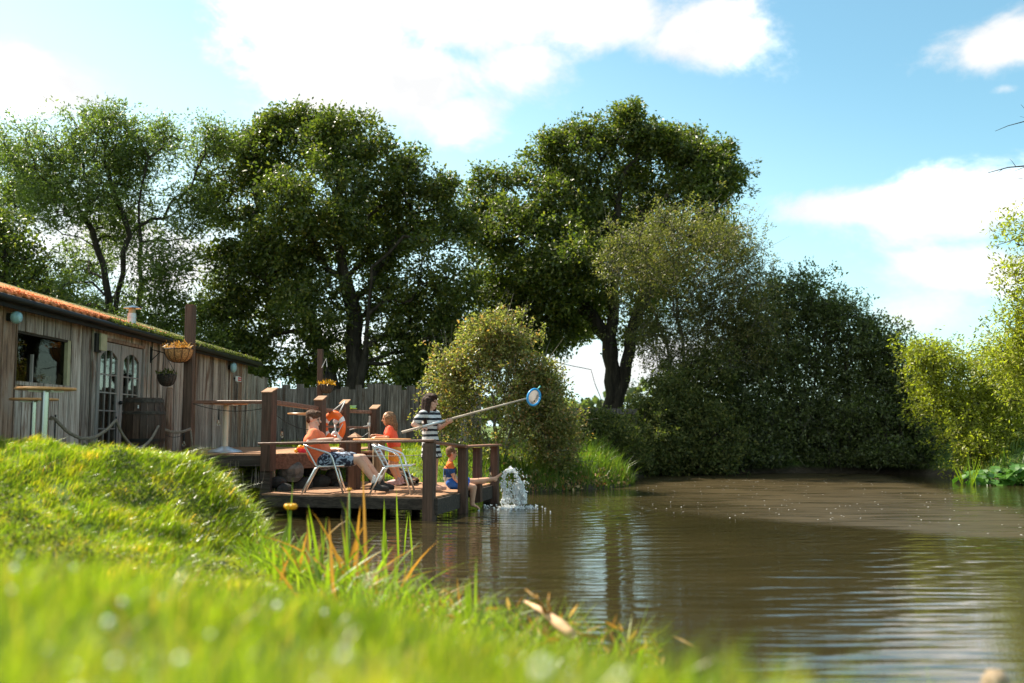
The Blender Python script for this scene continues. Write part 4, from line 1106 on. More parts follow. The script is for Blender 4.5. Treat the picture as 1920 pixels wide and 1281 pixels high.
# roof sheets, corrugated, each about a metre
RD, RS = 4.2, 0.30
def sheet(y0, y1):
    ny_, nx_ = 14, 7; vs = []; fs = []
    lift = random.uniform(0, 0.015)
    for top in (0, 1):
        for i in range(ny_ + 1):
            yy = y0 + (y1 - y0) * i / ny_
            for j in range(nx_ + 1):
                xx = WX + 0.22 - (RD + 0.22) * j / nx_
                zz = 3.13 + (WX + 0.22 - xx) * RS + 0.022 * math.sin(i * 2 * math.pi / 3.5) + lift + 0.02 * mnoise.noise(Vector((xx * 2, yy * 2, 0))) + (0.035 if top else 0)
                vs.append((xx, yy, zz))
    m_ = (ny_ + 1) * (nx_ + 1)
    for i in range(ny_):
        for j in range(nx_):
            k = i * (nx_ + 1) + j
            fs.append((k, k + nx_ + 1, k + nx_ + 2, k + 1)); fs.append((m_ + k, m_ + k + 1, m_ + k + nx_ + 2, m_ + k + nx_ + 1))
    for i in range(ny_):
        k = i * (nx_ + 1); fs.append((k, m_ + k, m_ + k + nx_ + 1, k + nx_ + 1))
    for j in range(nx_):
        fs.append((j, j + 1, m_ + j + 1, m_ + j)); k = ny_ * (nx_ + 1) + j; fs.append((k, m_ + k, m_ + k + 1, k + 1))
    mb = MB(so); mb.add(vs, fs); return mb.build('roof_sheet', M['roof'], shed, True)
yy = 9.3
while yy < 25.5:
    sheet(yy, min(yy + 1.02, 25.55)); yy += 1.0
mb = MB(so); mb.beam((WX + 0.17, 9.3, 3.05), (WX + 0.17, 25.5, 3.05), 0.04, 0.15); mb.build('fascia_board', M['dark_room'], shed)
mb = MB(so); mb.tube([(WX + 0.25, 9.3, 3.085), (WX + 0.25, 25.5, 3.06)], 0.045, 8); mb.build('gutter', M['black_iron'], shed, True)
# moss and lichen cushions on the roof
n = 15000
py_ = rng.uniform(9.4, 25.4, n); px_ = WX + 0.24 - (RD) * rng.uniform(0, 1, n) ** 1.8
pz_ = 3.175 + (WX + 0.22 - px_) * RS
P = np.stack([px_, py_, pz_], 1) - np.array(so)
me = leaf_mesh('roof_lichen', P, rand_dirs(n, 0.8), rand_dirs(n, 1), rng.uniform(.015, .04, n), rng.uniform(.012, .03, n))
o_ = link(me, 'roof_lichen', M['roof'], shed); o_['kind'] = 'stuff'
n = 5000
py_ = 25.4 - 9.5 * rng.uniform(0, 1, n) ** 0.8; P = np.stack([np.full(n, WX + 0.24) + rng.normal(size=n) * .03, py_, 3.14 + rng.normal(size=n) * .02], 1) - np.array(so)
me = leaf_mesh('eave_moss', P, rand_dirs(n, 0.3), rand_dirs(n, 1), rng.uniform(.02, .05, n), rng.uniform(.02, .04, n))
o_ = link(me, 'eave_moss', M['bramble_leaf'], shed); o_['kind'] = 'stuff'
# flue
fb = W(262, 624, 17.9)
fz = 3.15 + (WX + 0.22 - (fb.x - 0.15)) * RS
fl = thing('flue_pipe', 'silver stove flue with a conical cap on the shed roof', 'chimney', (fb.x - 0.15, 17.9, fz - .05))
mb = MB(); mb.lathe([(0.075, 0), (0.075, 0.19), (0.082, 0.19), (0.082, 0.21), (0.075, 0.21), (0.075, 0.27)], (0, 0, 0), 16); autosmooth(mb.build('pipe', M['grey_metal'], fl))
mb = MB(); mb.lathe([(0.06, 0.27), (0.06, 0.36)], (0, 0, 0), 12); autosmooth(mb.build('vent_neck', M['tan_card'], fl))
mb = MB(); mb.lathe([(0.155, 0.36), (0.15, 0.375), (0.02, 0.425), (0.004, 0.427)], (0, 0, 0), 20); autosmooth(mb.build('cap', M['steel'], fl))
# lamps, sign, box on the wall
def wall_lamp(px, py, Y, r, lab):
    p = W(px, py, Y); L_ = thing('wall_lamp', lab, 'lamp', (WX, Y, p.z), 0, 'round lamps on the shed wall')
    mb = MB(); mb.box((0.035, 0, 0), (0.06, 0.10, 0.10)); mb.build('bracket', M['black_iron'], L_)
    mb = MB(); mb.lathe([(r * .8, 0.065), (r, 0.09), (r, 0.13), (r * .7, 0.17), (r * .2, 0.185)], (0, 0, 0), 18, (1, 0, 0)); autosmooth(mb.build('lamp_shade', M['lamp_glass'], L_))
wall_lamp(432, 689, 23.5, 0.125, 'pale blue round lamp near the far end of the shed wall')
wall_lamp(10, 595, 13.15, 0.085, 'pale blue lamp under the eave at the near end of the shed')
p = W(441, 711, 24.2)
sg = thing('wall_sign', 'small white and red notice on the far end of the shed', 'sign', (WX + 0.045, 24.2, p.z))
mb = MB(); mb.box((0, 0, 0), (0.01, 0.50, 0.125)); mb.build('board', M['sign_white'], sg)
for z_ in (0.028, -0.025):
    mb = MB(); mb.box((0.008, 0.08, z_), (0.005, 0.28, 0.036)); mb.build('red_bar', M['sign_red'], sg)
lt_ = thing('gate_latch', 'dark iron latch and bolt on the far end of the shed wall', 'latch', (WX + 0.05, 24.0, 2.0))
mb = MB(); mb.tube([(0, -.45, .02), (0, .35, -.02)], 0.014, 6); mb.tube([(0, -.15, .08), (0, -.15, .62)], 0.007, 5); mb.tube([(0, .1, .06), (0, .1, .5)], 0.010, 5); mb.sph((0, -.15, .62), .022, 8, 6); mb.sph((0, .1, .06), .03, 8, 6); mb.build('bolt', M['black_iron'], lt_, True)
mb = MB(); mb.box((0, -.1, -.02), (0.01, .2, .05)); mb.build('plate', M['black_iron'], lt_)
p = W(187, 646, 16.0)
bxo = thing('notice_board', 'tan board on a black bracket at the top left of the doors', 'board', (WX + 0.03, 15.92, 2.78))
mb = MB(); mb.box((0.02, 0, 0), (0.04, 0.20, 0.30)); mb.build('backing', M['black_iron'], bxo)
mb = MB(); mb.box((0.06, 0.12, 0.02), (0.03, 0.24, 0.27)); mb.build('panel', M['tan_card'], bxo)
# end screen of boards past the shed
scr = thing('end_screen', 'short lower board screen joined to the far end of the shed', 'fence', (WX, 26.2, 0.9))
yy = 25.28
while yy < 27.1:
    y1 = yy + random.uniform(.2, .3); plank(scr, 'fence_board', yy, y1, 0.9, 2.80 + random.uniform(-.05, .04), M['shed_wood'], scr.location); yy = y1
mb = MB(scr.location); mb.beam((WX - .06, 25.28, 1.3), (WX - .06, 27.2, 1.3), .05, .08); mb.beam((WX - .06, 25.28, 2.5), (WX - .06, 27.2, 2.5), .05, .08); mb.build('fence_rail', M['fence_wood'], scr)
# back fence
bf = thing('plank_fence', 'tall dark upright plank fence behind the decks', 'fence', (-3.8, 27.3, 0.9))
xx = -6.9; k = 0
while xx < -0.9:
    x1 = xx + random.uniform(0.14, 0.21)
    plank(bf, 'fence_board', xx - .012, x1 + .015, 0.85, 2.56 + random.uniform(-.09, .07) + 0.03 * math.sin(xx * 3), M['fence_wood'], bf.location, axis='x', yplane=27.3 + (0.02 if k % 2 else 0), jit=.01); xx = x1; k += 1
for z_ in (1.2, 2.25):
    mb = MB(bf.location); mb.beam((-6.9, 27.37, z_), (-0.9, 27.37, z_), .06, .09); mb.build('fence_rail', M['fence_wood'], bf)
for x_ in (-6.6, -4.7, -2.8, -1.0):
    mb = MB(bf.location); mb.box((x_, 27.46, 1.65), (.11, .11, 1.7)); mb.build('post', M['fence_wood'], bf)

# ------------------------------------------------------------------ decks
LD = 0.363
A = Vector((-1.2, 15.5, 0)); U = Vector((-0.966, 0.259, 0)); Vv = Vector((0.205, 0.979, 0))
def D(u, v, z=0.0): 
    p = A + U * u + Vv * v; p.z = z; return p
low = thing('lower_deck', 'low timber pond deck with reddish boards above the water', 'deck', (A.x + U.x * 1.4, A.y + U.y * 1.4, 0.0))
v = 0.0
while v < 3.95:
    vw = 0.143
    u1 = 2.95 + 0.0 * v
    j = random.uniform(-.004, .004)
    mb = MB(low.location); a_, b_ = D(-0.01, v + vw / 2, LD - .014 + j), D(u1, v + vw / 2, LD - .014 + j)
    mb.beam(a_, b_, vw - .008, .028, bev=.003); mb.build('deck_board', M['deck_wood'], low); v += vw
for (p_, q_, nm, mt, wd, ht, zc) in ((D(-.02, -.03), D(2.97, -.03), 'front_fascia', 'beam_wood', .045, .17, LD - .115), (D(-.035, 0), D(-.035, 1.6), 'side_fascia', 'beam_wood', .045, .24, LD - .155),
                                     (D(-.035, 2.5), D(-.035, 4.0), 'side_fascia', 'beam_wood', .045, .24, LD - .155), (D(-.02, 2.0), D(2.9, 2.0), 'joist', 'beam_wood', .05, .14, LD - .11),
                                     (D(-.02, 3.97), D(2.9, 3.97), 'rear_fascia', 'beam_wood', .045, .17, LD - .115)):
    mb = MB(low.location); p_.z = q_.z = zc; mb.beam(p_, q_, wd, ht); mb.build(nm, M[mt], low)
for v_ in (.5, 1.2, 2.6, 3.3):
    mb = MB(low.location); mb.beam(D(.05, v_, LD - .11), D(2.9, v_, LD - .11), .05, .14); mb.build('joist', M['beam_wood'], low)
for (u_, v_) in ((.06, .09), (1.5, .09), (2.85, .1), (.06, 2.0), (1.5, 2.0), (2.85, 2.0), (.06, 3.8), (1.5, 3.8)):
    p_ = D(u_, v_); mb = MB(low.location); mb.box((p_.x, p_.y, -.28), (.12, .12, 1.0), -.26); mb.build('pile', M['beam_wood'], low)

def post(root, px, py0, py1, Y, w_=0.16, mat='post_wood', wedge=True, rz=-0.26, name='post', z0=None, z1=None):
    """square post with a sloped weathered top"""
    pb = W(px, py0, Y); pt = W(px, py1, Y)
    zb = pb.z if z0 is None else z0; zt = pt.z if z1 is None else z1
    x, y_ = (pb.x + pt.x) / 2, Y
    m_ = MB(root.location); h = w_ / 2
    def rp(a, b): return (x + a * math.cos(rz) - b * math.sin(rz), y_ + a * math.sin(rz) + b * math.cos(rz))
    vs = []
    for a, b in ((-h, -h), (h, -h), (h, h), (-h, h)): q = rp(a, b); vs.append((q[0], q[1], zb))
    wd = 0.07 if wedge else 0.0
    for a, b, dz in ((-h, -h, -wd), (h, -h, -wd), (h, h, -.005), (-h, h, -.005)): q = rp(a, b); vs.append((q[0], q[1], zt + dz))
    m_.add(vs, [(3, 2, 1, 0), (4, 5, 6, 7), (0, 1, 5, 4), (1, 2, 6, 5), (2, 3, 7, 6), (3, 0, 4, 7)])
    o_ = m_.build(name, M[mat], root)
    if wedge:   # capping in a paler wood
        c_ = MB(root.location); e = h + .012
        vs = []
        for dz in (0.003, .022):
            for a, b, z_ in ((-e, -e, -wd - .008), (e, -e, -wd - .008), (e, e, .0), (-e, e, .0)): q = rp(a, b); vs.append((q[0], q[1], zt + z_ + dz))
        c_.add(vs, [(3, 2, 1, 0), (4, 5, 6, 7), (0, 1, 5, 4), (1, 2, 6, 5), (2, 3, 7, 6), (3, 0, 4, 7)])
        c_.build('post_cap', M['deck_wood'], o_)
    return x, y_, zb, zt

# lower deck balustrade: corner post, three side posts, wide rail boards
bal = thing('deck_balustrade', 'dark posts and flat top rail round the lower deck corner', 'railing', (A.x, A.y, LD))
ps = [(0.0, 1.215, -0.45), (1.43, 1.12, -0.25), (2.45, 1.10, LD - .25), (3.84, 1.10, -0.25)]
for i, (v_, zt, zb) in enumerate(ps):
    p_ = D(-.085 if i else .07, v_ if i else -.04)
    wq = 0.165 if i == 0 else 0.145
    mb = MB(bal.location); mb.box((p_.x, p_.y, (zb + zt - .03) / 2), (wq, wq, zt - .03 - zb), -0.23); mb.build('post', M['post_wood'], bal)
for (p_, q_, w_, h_) in ((D(0.07, -.05, 1.205), D(-.085, 1.45, 1.118), .17, .035), (D(-.06, 1.30, 1.108), D(-.06, 3.98, 1.098), .27, .035)):
    mb = MB(bal.location); mb.beam(p_, q_, w_, h_, bev=.006); mb.build('side_rail', M['rail_wood'], bal)
mb = MB(bal.location); mb.beam(D(2.98, -.05, 1.165), D(-.02, -.05, 1.225), .13, .04, bev=.006); mb.build('front_rail', M['rail_wood'], bal)

# upper deck
up = thing('upper_deck', 'raised timber deck in front of the shed with a grey edge beam', 'deck', (-5.4, 17.4, 0.9))
xx = -6.62
while xx < -3.3:
    x1 = xx + 0.143; xm = (xx + x1) / 2
    yf = 17.16 if xm < -4.15 else 17.16 + (xm + 4.15) * 1.15
    mb = MB(up.location); mb.beam((xm, yf, DECK - .014), (xm, 24.0, DECK - .014), .137, .028, bev=.003)
    mb.build('deck_board', M['deck_wood'], up); xx = x1
yy = 10.4
while yy < 17.1:
    mb = MB(up.location); mb.beam((-6.66, yy + .07, DECK - .02), (-5.95, yy + .07, DECK - .02), .137, .028, bev=.003); mb.build('deck_board', M['deck_wood'], up); yy += .143
def edge(p_, q_, nm, mt, w_=.05, h_=.18):
    mb = MB(up.location); mb.beam(p_, q_, w_, h_); mb.build(nm, M[mt], up)
edge((-5.95, 17.12, DECK - .11), (-4.24, 17.12, DECK - .12), 'edge_beam', 'beam_wood')
edge((-4.12, 17.20, DECK - .14), (-2.75, 18.78, DECK - .14), 'edge_beam', 'brown_beam', .05, .25)
edge((-5.9, 10.4, DECK - .11), (-5.9, 17.1, DECK - .11), 'edge_beam', 'beam_wood')
edge((-6.6, 19.5, DECK - .11), (-3.4, 19.5, DECK - .11), 'joist', 'beam_wood'); edge((-6.6, 22, DECK - .11), (-3.4, 22, DECK - .11), 'joist', 'beam_wood')
for (px, Y, w_) in ((499, 17.0, .17), (510, 17.25, .09), (655, 18.9, .12), (375, 17.4, .13)):
    p_ = W(px, 900, Y); mb = MB(up.location); mb.box((p_.x, Y, (DECK - .03 - .3) / 2 - .02), (w_, w_, DECK - .25 + .3)); mb.build('support_post', M['pale_log'] if w_ < .1 else M['beam_wood'], up)

# upper balustrade
ub = thing('deck_balustrade', 'tall brown posts with sloped caps and rails along the upper deck', 'railing', (-4.16, 17.0, DECK))
pp = []
for px, py0, py1, Y, w_ in ((504, 880, 729, 16.95, .185), (600, 850, 744, 18.3, .16), (646, 850, 751, 19.0, .14), (702, 898, 761, 19.7, .15)):
    pp.append(post(ub, px, py0, py1, Y, w_, rz=-.3, z0=(DECK - .28 if px < 700 else LD)))
def rail(root, a, b, w_=.09, h_=.06, mat='rail_wood', nm='rail'):
    mb = MB(root.location); mb.beam(a, b, w_, h_, bev=.008); mb.build(nm, M[mat], root)
rail(ub, W(366, 754, 17.35), W(497, 754, 17.0), .10, .055)
rail(ub, W(511, 754, 17.05), W(594, 766, 18.25), .10, .075)
rail(ub, W(606, 768, 18.35), W(640, 772, 18.95)); rail(ub, W(652, 771, 19.1), W(697, 773, 19.7))
rail(ub, W(606, 800, 18.35), W(697, 802, 19.7), .05, .04, nm='lower_rail')
# newel with pyramid cap and steps down to the lower deck
st = thing('deck_steps', 'short flight of timber steps between the upper and lower decks', 'steps', (-2.4, 18.6, LD))
nx_, ny2 = W(665, 860, 17.5).x, 17.5
mb = MB(st.location); mb.box((nx_, ny2, (LD + 1.26) / 2), (.165, .165, 1.26 - LD), -.3); nw = mb.build('newel_post', M['post_wood'], st)
mb = MB(st.location)
h = .10; cz = 1.262; vs = [(nx_ + a * math.cos(-.3) - b * math.sin(-.3), ny2 + a * math.sin(-.3) + b * math.cos(-.3), cz) for a, b in ((-h, -h), (h, -h), (h, h), (-h, h))] + [(nx_, ny2, cz + .085)]
mb.add(vs, [(3, 2, 1, 0), (0, 1, 4), (1, 2, 4), (2, 3, 4), (3, 0, 4)]); mb.build('post_cap', M['deck_wood'], nw)
s0, s1 = W(692, 852, 19.5), W(780, 908, 19.0)
for off in (-.45, .35):
    mb = MB(st.location); mb.beam(s0 + Vector((0, off, 0)), s1 + Vector((0, off, 0)), .05, .14); mb.build('stringer', M['beam_wood'], st)
for t in (.12, .38, .64, .88):
    q = s0.lerp(s1, t); mb = MB(st.location); mb.box((q.x, q.y - .05, q.z + .02), (.24, .86, .035)); mb.build('tread', M['brown_beam'], st)
# log leg post by the lower table
lg = thing('log_post', 'pale peeled log post standing beside the lower deck table', 'post', (W(706, 860, 17.9).x, 17.9, LD))
mb = MB(); mb.tube([(0, 0, 0), (.008, 0, .3), (-.006, 0, .6), (.003, 0, .84)], [.075, .07, .068, .072], 10); mb.build('log', M['pale_log'], lg, True)
mb = MB(); mb.tube([(0.005, 0, .84), (.003, 0, .86)], [.070, .062], 10); mb.build('log_end', M['deck_wood'], lg, True)

# tall deck post, thin far post, barky post
tp = thing('tall_post', 'tall brown post rising above the shed roof at the deck edge', 'post', (W(356, 840, 17.45).x, 17.45, DECK))
b_ = W(352, 843, 17.45); t_ = W(361, 574, 17.45)
mb = MB(tp.location); mb.beam((b_.x, 17.45, DECK - .5), (t_.x - .03, 17.45, t_.z), .155, .155, up=(0, 1, 0), bev=.01); mb.build('shaft', M['post_wood'], tp)
mb = MB(tp.location); mb.box((t_.x - .03, 17.45, t_.z + .012), (.13, .13, .02)); mb.build('end_grain', M['brown_beam'], tp)
mb = MB(tp.location); q = W(353, 655, 17.3); mb.tube([q, q + Vector((-.10, -.05, .08)), q + Vector((-.22, -.07, .09)), q + Vector((-.23, -.07, .04))], .008, 6); mb.build('hook', M['black_iron'], tp)
fp = thing('thin_post', 'slim brown post with a hanging basket behind the upper deck', 'post', (W(598, 840, 21.5).x, 21.5, DECK))
b_ = W(598, 840, 21.5); t_ = W(599, 655, 21.5)
mb = MB(fp.location); mb.beam((b_.x, 21.5, DECK - .4), (b_.x, 21.5, t_.z), .115, .115, up=(0, 1, 0), bev=.01); mb.build('shaft', M['post_wood'], fp)
mb = MB(fp.location); q = W(603, 690, 21.4); mb.tube([q, W(612, 672, 21.4), W(613, 688, 21.4)], .009, 6); mb.build('hook', M['white_plastic'], fp)
lp = thing('barky_post', 'rough barky post with peeling sides behind the barrel', 'post', (W(314, 840, 17.9).x, 17.9, DECK))
mb = MB(); mb.tube([(0, 0, -.3), (.02, 0, .3), (-.015, 0, .7), (.01, 0, 1.15)], [.075, .06, .07, .055], 9); mb.build('shaft', M['shed_bark'], lp, True)
mb = MB(); mb.tube([(.01, 0, 1.15), (.01, 0, 1.165)], [.052, .045], 9); mb.build('end_grain', M['deck_wood'], lp)

# hanging baskets
def basket(px, py, Y, r, h, top_py, liner, lab, leafc, green=True, n_l=240, chain_to=None):
    c = W(px, py, Y)
    b = thing('hanging_basket', lab, 'basket', (c.x, Y, c.z), 0, 'hanging baskets round the deck')
    prof = [(0.01, -h)] + [(r * math.sin(math.pi / 2 * t) ** .75, -h * math.cos(math.pi / 2 * t)) for t in (.2, .35, .5, .65, .8, .92, 1)] + [(r * .93, 0), (r * .9, -.03), (.01, -.04)]
    mb = MB(); mb.lathe(prof, n=24); autosmooth(mb.build('liner', M[liner], b))
    mb = MB()
    for k in range(12):
        a = 2 * math.pi * k / 12
        mb.tube([(math.cos(a) * q * 1.02, math.sin(a) * q * 1.02, z) for q, z in prof[:8]], .005, 4)
    mb.tube([(math.cos(a) * r * 1.02, math.sin(a) * r * 1.02, 0) for a in np.linspace(0, 2 * math.pi, 25)], .007, 5)
    mb.build('wire_frame', M['black_iron'], b)
    hk = Vector(chain_to) - c if chain_to is not None else Vector((0, 0, (py - top_py) * Y / F))
    mb = MB()
    for k in range(3):
        a = 2 * math.pi * k / 3 + .4
        mb.tube([(math.cos(a) * r, math.sin(a) * r, 0), hk], .0045, 4)
    mb.build('chains', M['black_iron'], b)
    P = np.stack([rng.normal(size=n_l) * r * .45, rng.normal(size=n_l) * r * .45, np.abs(rng.normal(size=n_l)) * r * .2], 1)
    link(leaf_mesh('plants', P, rand_dirs(n_l, .8), rand_dirs(n_l, 1), rng.uniform(.03, .09, n_l), rng.uniform(.015, .035, n_l)), 'plants', M[leafc], b)
    return b
q = Vector(W(343, 640, 17.25))
basket(336, 655, 17.25, .245, .235, 600, 'coir', 'orange brown coir hanging basket on the tall post', 'reed_dead', chain_to=W(343, 640, 17.23))
hp = W(308, 662, 18.2)
basket(313, 703, 18.2, .165, .21, 665, 'coir_dark', 'dark small hanging basket by the shed wall bracket', 'bramble_leaf', n_l=120, chain_to=(hp.x, 18.2, hp.z))
basket(613, 722, 21.4, .15, .18, 690, 'coir_dark', 'brown hanging basket with yellow flowers on the slim post', 'petal', n_l=260, chain_to=W(613, 688, 21.4))
wbk = thing('wall_bracket', 'black iron bracket on the shed wall holding the small basket', 'bracket', (WX, 18.4, hp.z))
mb = MB(); mb.tube([(0.02, 0, .10), (0.02, 0, -.14)], .012, 6); mb.tube([(0.02, 0, .08), (hp.x - WX, -.2, .0)], .009, 6); mb.tube([(.02, 0, -.12), (hp.x - WX - .1, -.16, .01)], .008, 6); mb.build('arm', M['black_iron'], wbk)
mb = MB(); mb.box((.008, 0, -.02), (.012, .05, .30)); mb.build('plate', M['black_iron'], wbk)

# barrel
bp_ = W(268, 845, 16.35)
br = thing('wooden_barrel', 'old dark oak barrel standing in front of the doors', 'barrel', (bp_.x, 16.35, DECK))
rb, hb_ = .345, .93
zs = np.linspace(0, hb_, 9)
rad_ = [rb * (.83 + .17 * math.sin(math.pi * z / hb_)) for z in zs]
ns = 18
for k in range(ns):
    a0, a1 = 2 * math.pi * (k + .04) / ns, 2 * math.pi * (k + .96) / ns; vs = []; fs = []
    for z, r_ in zip(zs, rad_):
        for a_, q_ in ((a0, r_), (a1, r_), (a1, r_ - .03), (a0, r_ - .03)): vs.append((math.cos(a_) * q_, math.sin(a_) * q_, z))
    for i in range(8):
        for j in range(4): fs.append((4 * i + j, 4 * i + (j + 1) % 4, 4 * i + 4 + (j + 1) % 4, 4 * i + 4 + j))
    fs += [(3, 2, 1, 0), (32, 33, 34, 35)]
    mb = MB(); mb.add(vs, fs); mb.build('stave', M['barrel'], br)
for z0, z1 in ((.02, .08), (.22, .27), (.66, .71), (.85, .91)):
    f_ = lambda z: rb * (.83 + .17 * math.sin(math.pi * z / hb_)) + .004
    mb = MB(); mb.lathe([(f_(z0), z0), (f_(z0) + .006, z0), (f_(z1) + .006, z1), (f_(z1), z1)], n=30); mb.build('hoop', M['beam_wood'] if z0 > .6 else M['black_iron'], br)
mb = MB(); mb.lathe([(.26, .87), (.26, .89)], n=24); mb.build('lid', M['barrel'], br)
mb = MB(); mb.box((.02, -rb * .93, .78), (.015, .012, .05)); mb.build('label_tag', M['sign_white'], br)

# round tables
def round_table(x, y_, z0, zt, r, lab, base_r=.2, pole='steel', pr=.035, top='table_top', flat=False, pole_px=None):
    t = thing('round_table', lab, 'table', (x, y_, z0), 0, 'round bistro tables')
    H = zt - z0
    mb = MB(); mb.lathe([(.01, H - .03), (r * .96, H - .03), (r, H - .022), (r, H - .006), (r * .985, H), (.01, H)], n=36); autosmooth(mb.build('table_top', M[top], t))
    mb = MB(); mb.lathe([(pr, .05), (pr, H - .035)], n=16); autosmooth(mb.build('pole', M[pole], t))
    mb = MB()
    for k in range(4):
        a = math.pi / 4 + k * math.pi / 2; mb.beam((0, 0, H - .045), (math.cos(a) * r * .6, math.sin(a) * r * .6, H - .04), .03, .015)
    mb.build('bracket', M['grey_metal'], t)
    mb = MB(); mb.lathe([(base_r, 0), (base_r, .012), (base_r * .9, .035), (base_r * .5, .07), (pr * 1.3, .105), (pr, .11)], n=32); autosmooth(mb.build('base', M['alu_base'], t))
    return t
q = W(86, 728, 11.35); round_table(q.x, 11.35, 0.98, q.z + .005, .325, 'near tall bistro table on a shiny steel pole before the window', pr=.042)
q = W(64, 747, 12.7); round_table(q.x, 12.7, 0.98, q.z, .29, 'lower second bistro table behind the near one at the left', pr=.036)
q = W(424, 757, 18.3); round_table(q.x, 18.3, DECK, q.z + .015, .40, 'bistro table on a cream pole and domed base on the upper deck', base_r=.31, pole='cream_pole', pr=.052)
q = W(578, 776, 20.6); round_table(q.x, 20.6, DECK, q.z + .015, .42, 'bistro table behind the seated man on the upper deck', pole='cream_pole', pr=.04)
q = W(718, 824, 17.35); round_table(q.x, 17.25, LD, q.z + .015, .50, 'wooden round table the girl leans on at the lower deck', pole='pale_log', pr=.05)

# chairs
def make_chair(lab):
    t = thing('aluminium_chair', lab, 'chair', (0, 0, 0), 0, 'aluminium bistro chairs on the lower deck')
    for s in (-1, 1):
        yv = s * .265; r = .0155
        mb = MB(); mb.tube([(-.385, yv, .775), (-.30, yv, .745), (-.04, yv * 1.06, .665), (.02, yv * 1.07, .635), (.055, yv * 1.06, .57), (.15, yv, .27), (.235, yv * .98, 0)], r, 10)
        mb.build('front_leg', M['alu'], t, True)
        mb = MB(); mb.tube([(-.17, yv * .8, .44), (-.23, yv * .84, .39), (-.33, yv * .92, .20), (-.43, yv, 0)], r, 10); mb.build('rear_leg', M['alu'], t, True)
        mb = MB(); mb.tube([(-.385, yv, .775), (-.36, yv * .95, .72), (-.21, yv * .85, .45), (-.17, yv * .82, .435), (.24, yv * .86, .455)], r * .9, 8); mb.build('side_frame', M['alu'], t, True)
    mb = MB(); mb.tube([(-.385, -.265, .775), (-.41, -.15, .785), (-.415, 0, .787), (-.41, .15, .785), (-.385, .265, .775)], .0155, 8); mb.build('back_rail', M['alu'], t, True)
    mb = MB(); mb.tube([(.115, -.265, .40), (.115, .265, .40)], .011, 8); mb.tube([(-.24, -.22, .38), (-.24, .22, .38)], .011, 8); mb.build('stretcher', M['alu'], t, True)
    for k in range(7):
        f = k / 6; x_ = -.15 + f * .38; mb = MB(); mb.beam((x_, -.222, .452 + .012 * f), (x_, .222, .452 + .012 * f), .042, .012, bev=.003); mb.build('seat_slat', M['alu'], t)
    for k in range(5):
        f = k / 4; z_ = .53 + f * .2; x_ = -.235 - f * .135; mb = MB(); mb.beam((x_ - .02, -.235, z_), (x_ - .02, .235, z_), .010, .034, up=(-.5, 0, .85)); mb.build('back_slat', M['alu'], t)
    return t
ch1 = make_chair('shiny aluminium chair the man in the salmon shirt sits on')
q = W(617, 922, 16.35); ch1.location = (q.x, 16.42, LD)
ch1.rotation_euler = (0, 0, .10)
q = W(748, 922, 16.2)
dup(ch1, (q.x - .02, 16.32, LD), -.02, 'empty aluminium chair between the man and the corner post')

# lifebuoy on its post
lbp = W(626, 801, 18.55)
lb = thing('lifebuoy', 'orange and white lifebuoy ring hung from a post by cords', 'lifebuoy', lbp, 0)
R1, r1 = .205, .068
def torus(R_, r_, n, m_, a0=0., a1=2 * math.pi, sq=.62):
    vs = []; fs = []
    full = abs(a1 - a0 - 2 * math.pi) < 1e-6; nn = n if full else n + 1
    for i in range(nn):
        a = a0 + (a1 - a0) * i / n
        for j in range(m_):
            b = 2 * math.pi * j / m_; rr_ = R_ + r_ * math.cos(b)
            vs.append((rr_ * math.cos(a) * .88, r_ * math.sin(b) * sq, rr_ * math.sin(a) * 1.12))
    for i in range(n):
        for j in range(m_):
            fs.append((i * m_ + j, ((i + 1) % nn) * m_ + j, ((i + 1) % nn) * m_ + (j + 1) % m_, i * m_ + (j + 1) % m_))
    return vs, fs
mb = MB(); mb.add(*torus(R1, r1, 40, 12)); mb.build('ring', M['orange_plastic'], lb, True)
for a in (.55, 2.55, 3.75, 5.4):
    mb = MB(); mb.add(*torus(R1, r1 + .003, 4, 12, a - .16, a + .16)); mb.build('white_band', M['white_plastic'], lb, True)
mb = MB(); mb.box((.0, .055, -.08), (.03, .02, .36)); mb.sph((.01, .05, .10), .05); mb.ell((0.0, .05, -.17), (.085, 0, 0), (0, .03, 0), (0, 0, .10)); mb.build('hook_plate', M['white_plastic'], lb, True)
tp_ = Vector(W(645, 752, 18.7)) - lbp
mb = MB(); mb.tube([(-.06, -.02, .27), tp_], .011, 6); mb.tube([(.10, -.02, .24), tp_], .011, 6); mb.tube([(.20, -.05, .06), (.10, -.06, -.12), (-.02, -.06, -.16)], .008, 6); mb.build('cord', M['white_rope'], lb, True)
lb.rotation_euler = (0, 0, -.25)
# white cord and white staff by the fourth post
wc = thing('white_cord', 'white cord strung between the brown posts beside the girl', 'cord', W(650, 806, 19.1))
mb = MB(wc.location); mb.tube([W(648, 808, 19.1), W(668, 803, 19.4), W(694, 798, 19.6)], .011, 6); mb.tube([W(694, 798, 19.6), W(690, 812, 19.5), W(678, 820, 19.3)], .007, 6); mb.build('cord', M['white_rope'], wc, True)
ws = thing('pale_staff', 'pale thin staff leaning beside the fourth post', 'pole', (W(691, 845, 19.45).x, 19.45, 0.98))
mb = MB(ws.location); mb.tube([(W(691, 845, 19.45).x, 19.45, .98), W(692, 810, 19.45), W(693, 780, 19.45)], [.018, .017, .02], 8); mb.build('shaft', M['pole_handle'], ws, True)
mb = MB(ws.location); mb.tube([W(692, 793, 19.44), W(692, 800, 19.44)], .026, 8); mb.build('binding', M['white_rope'], ws, True)
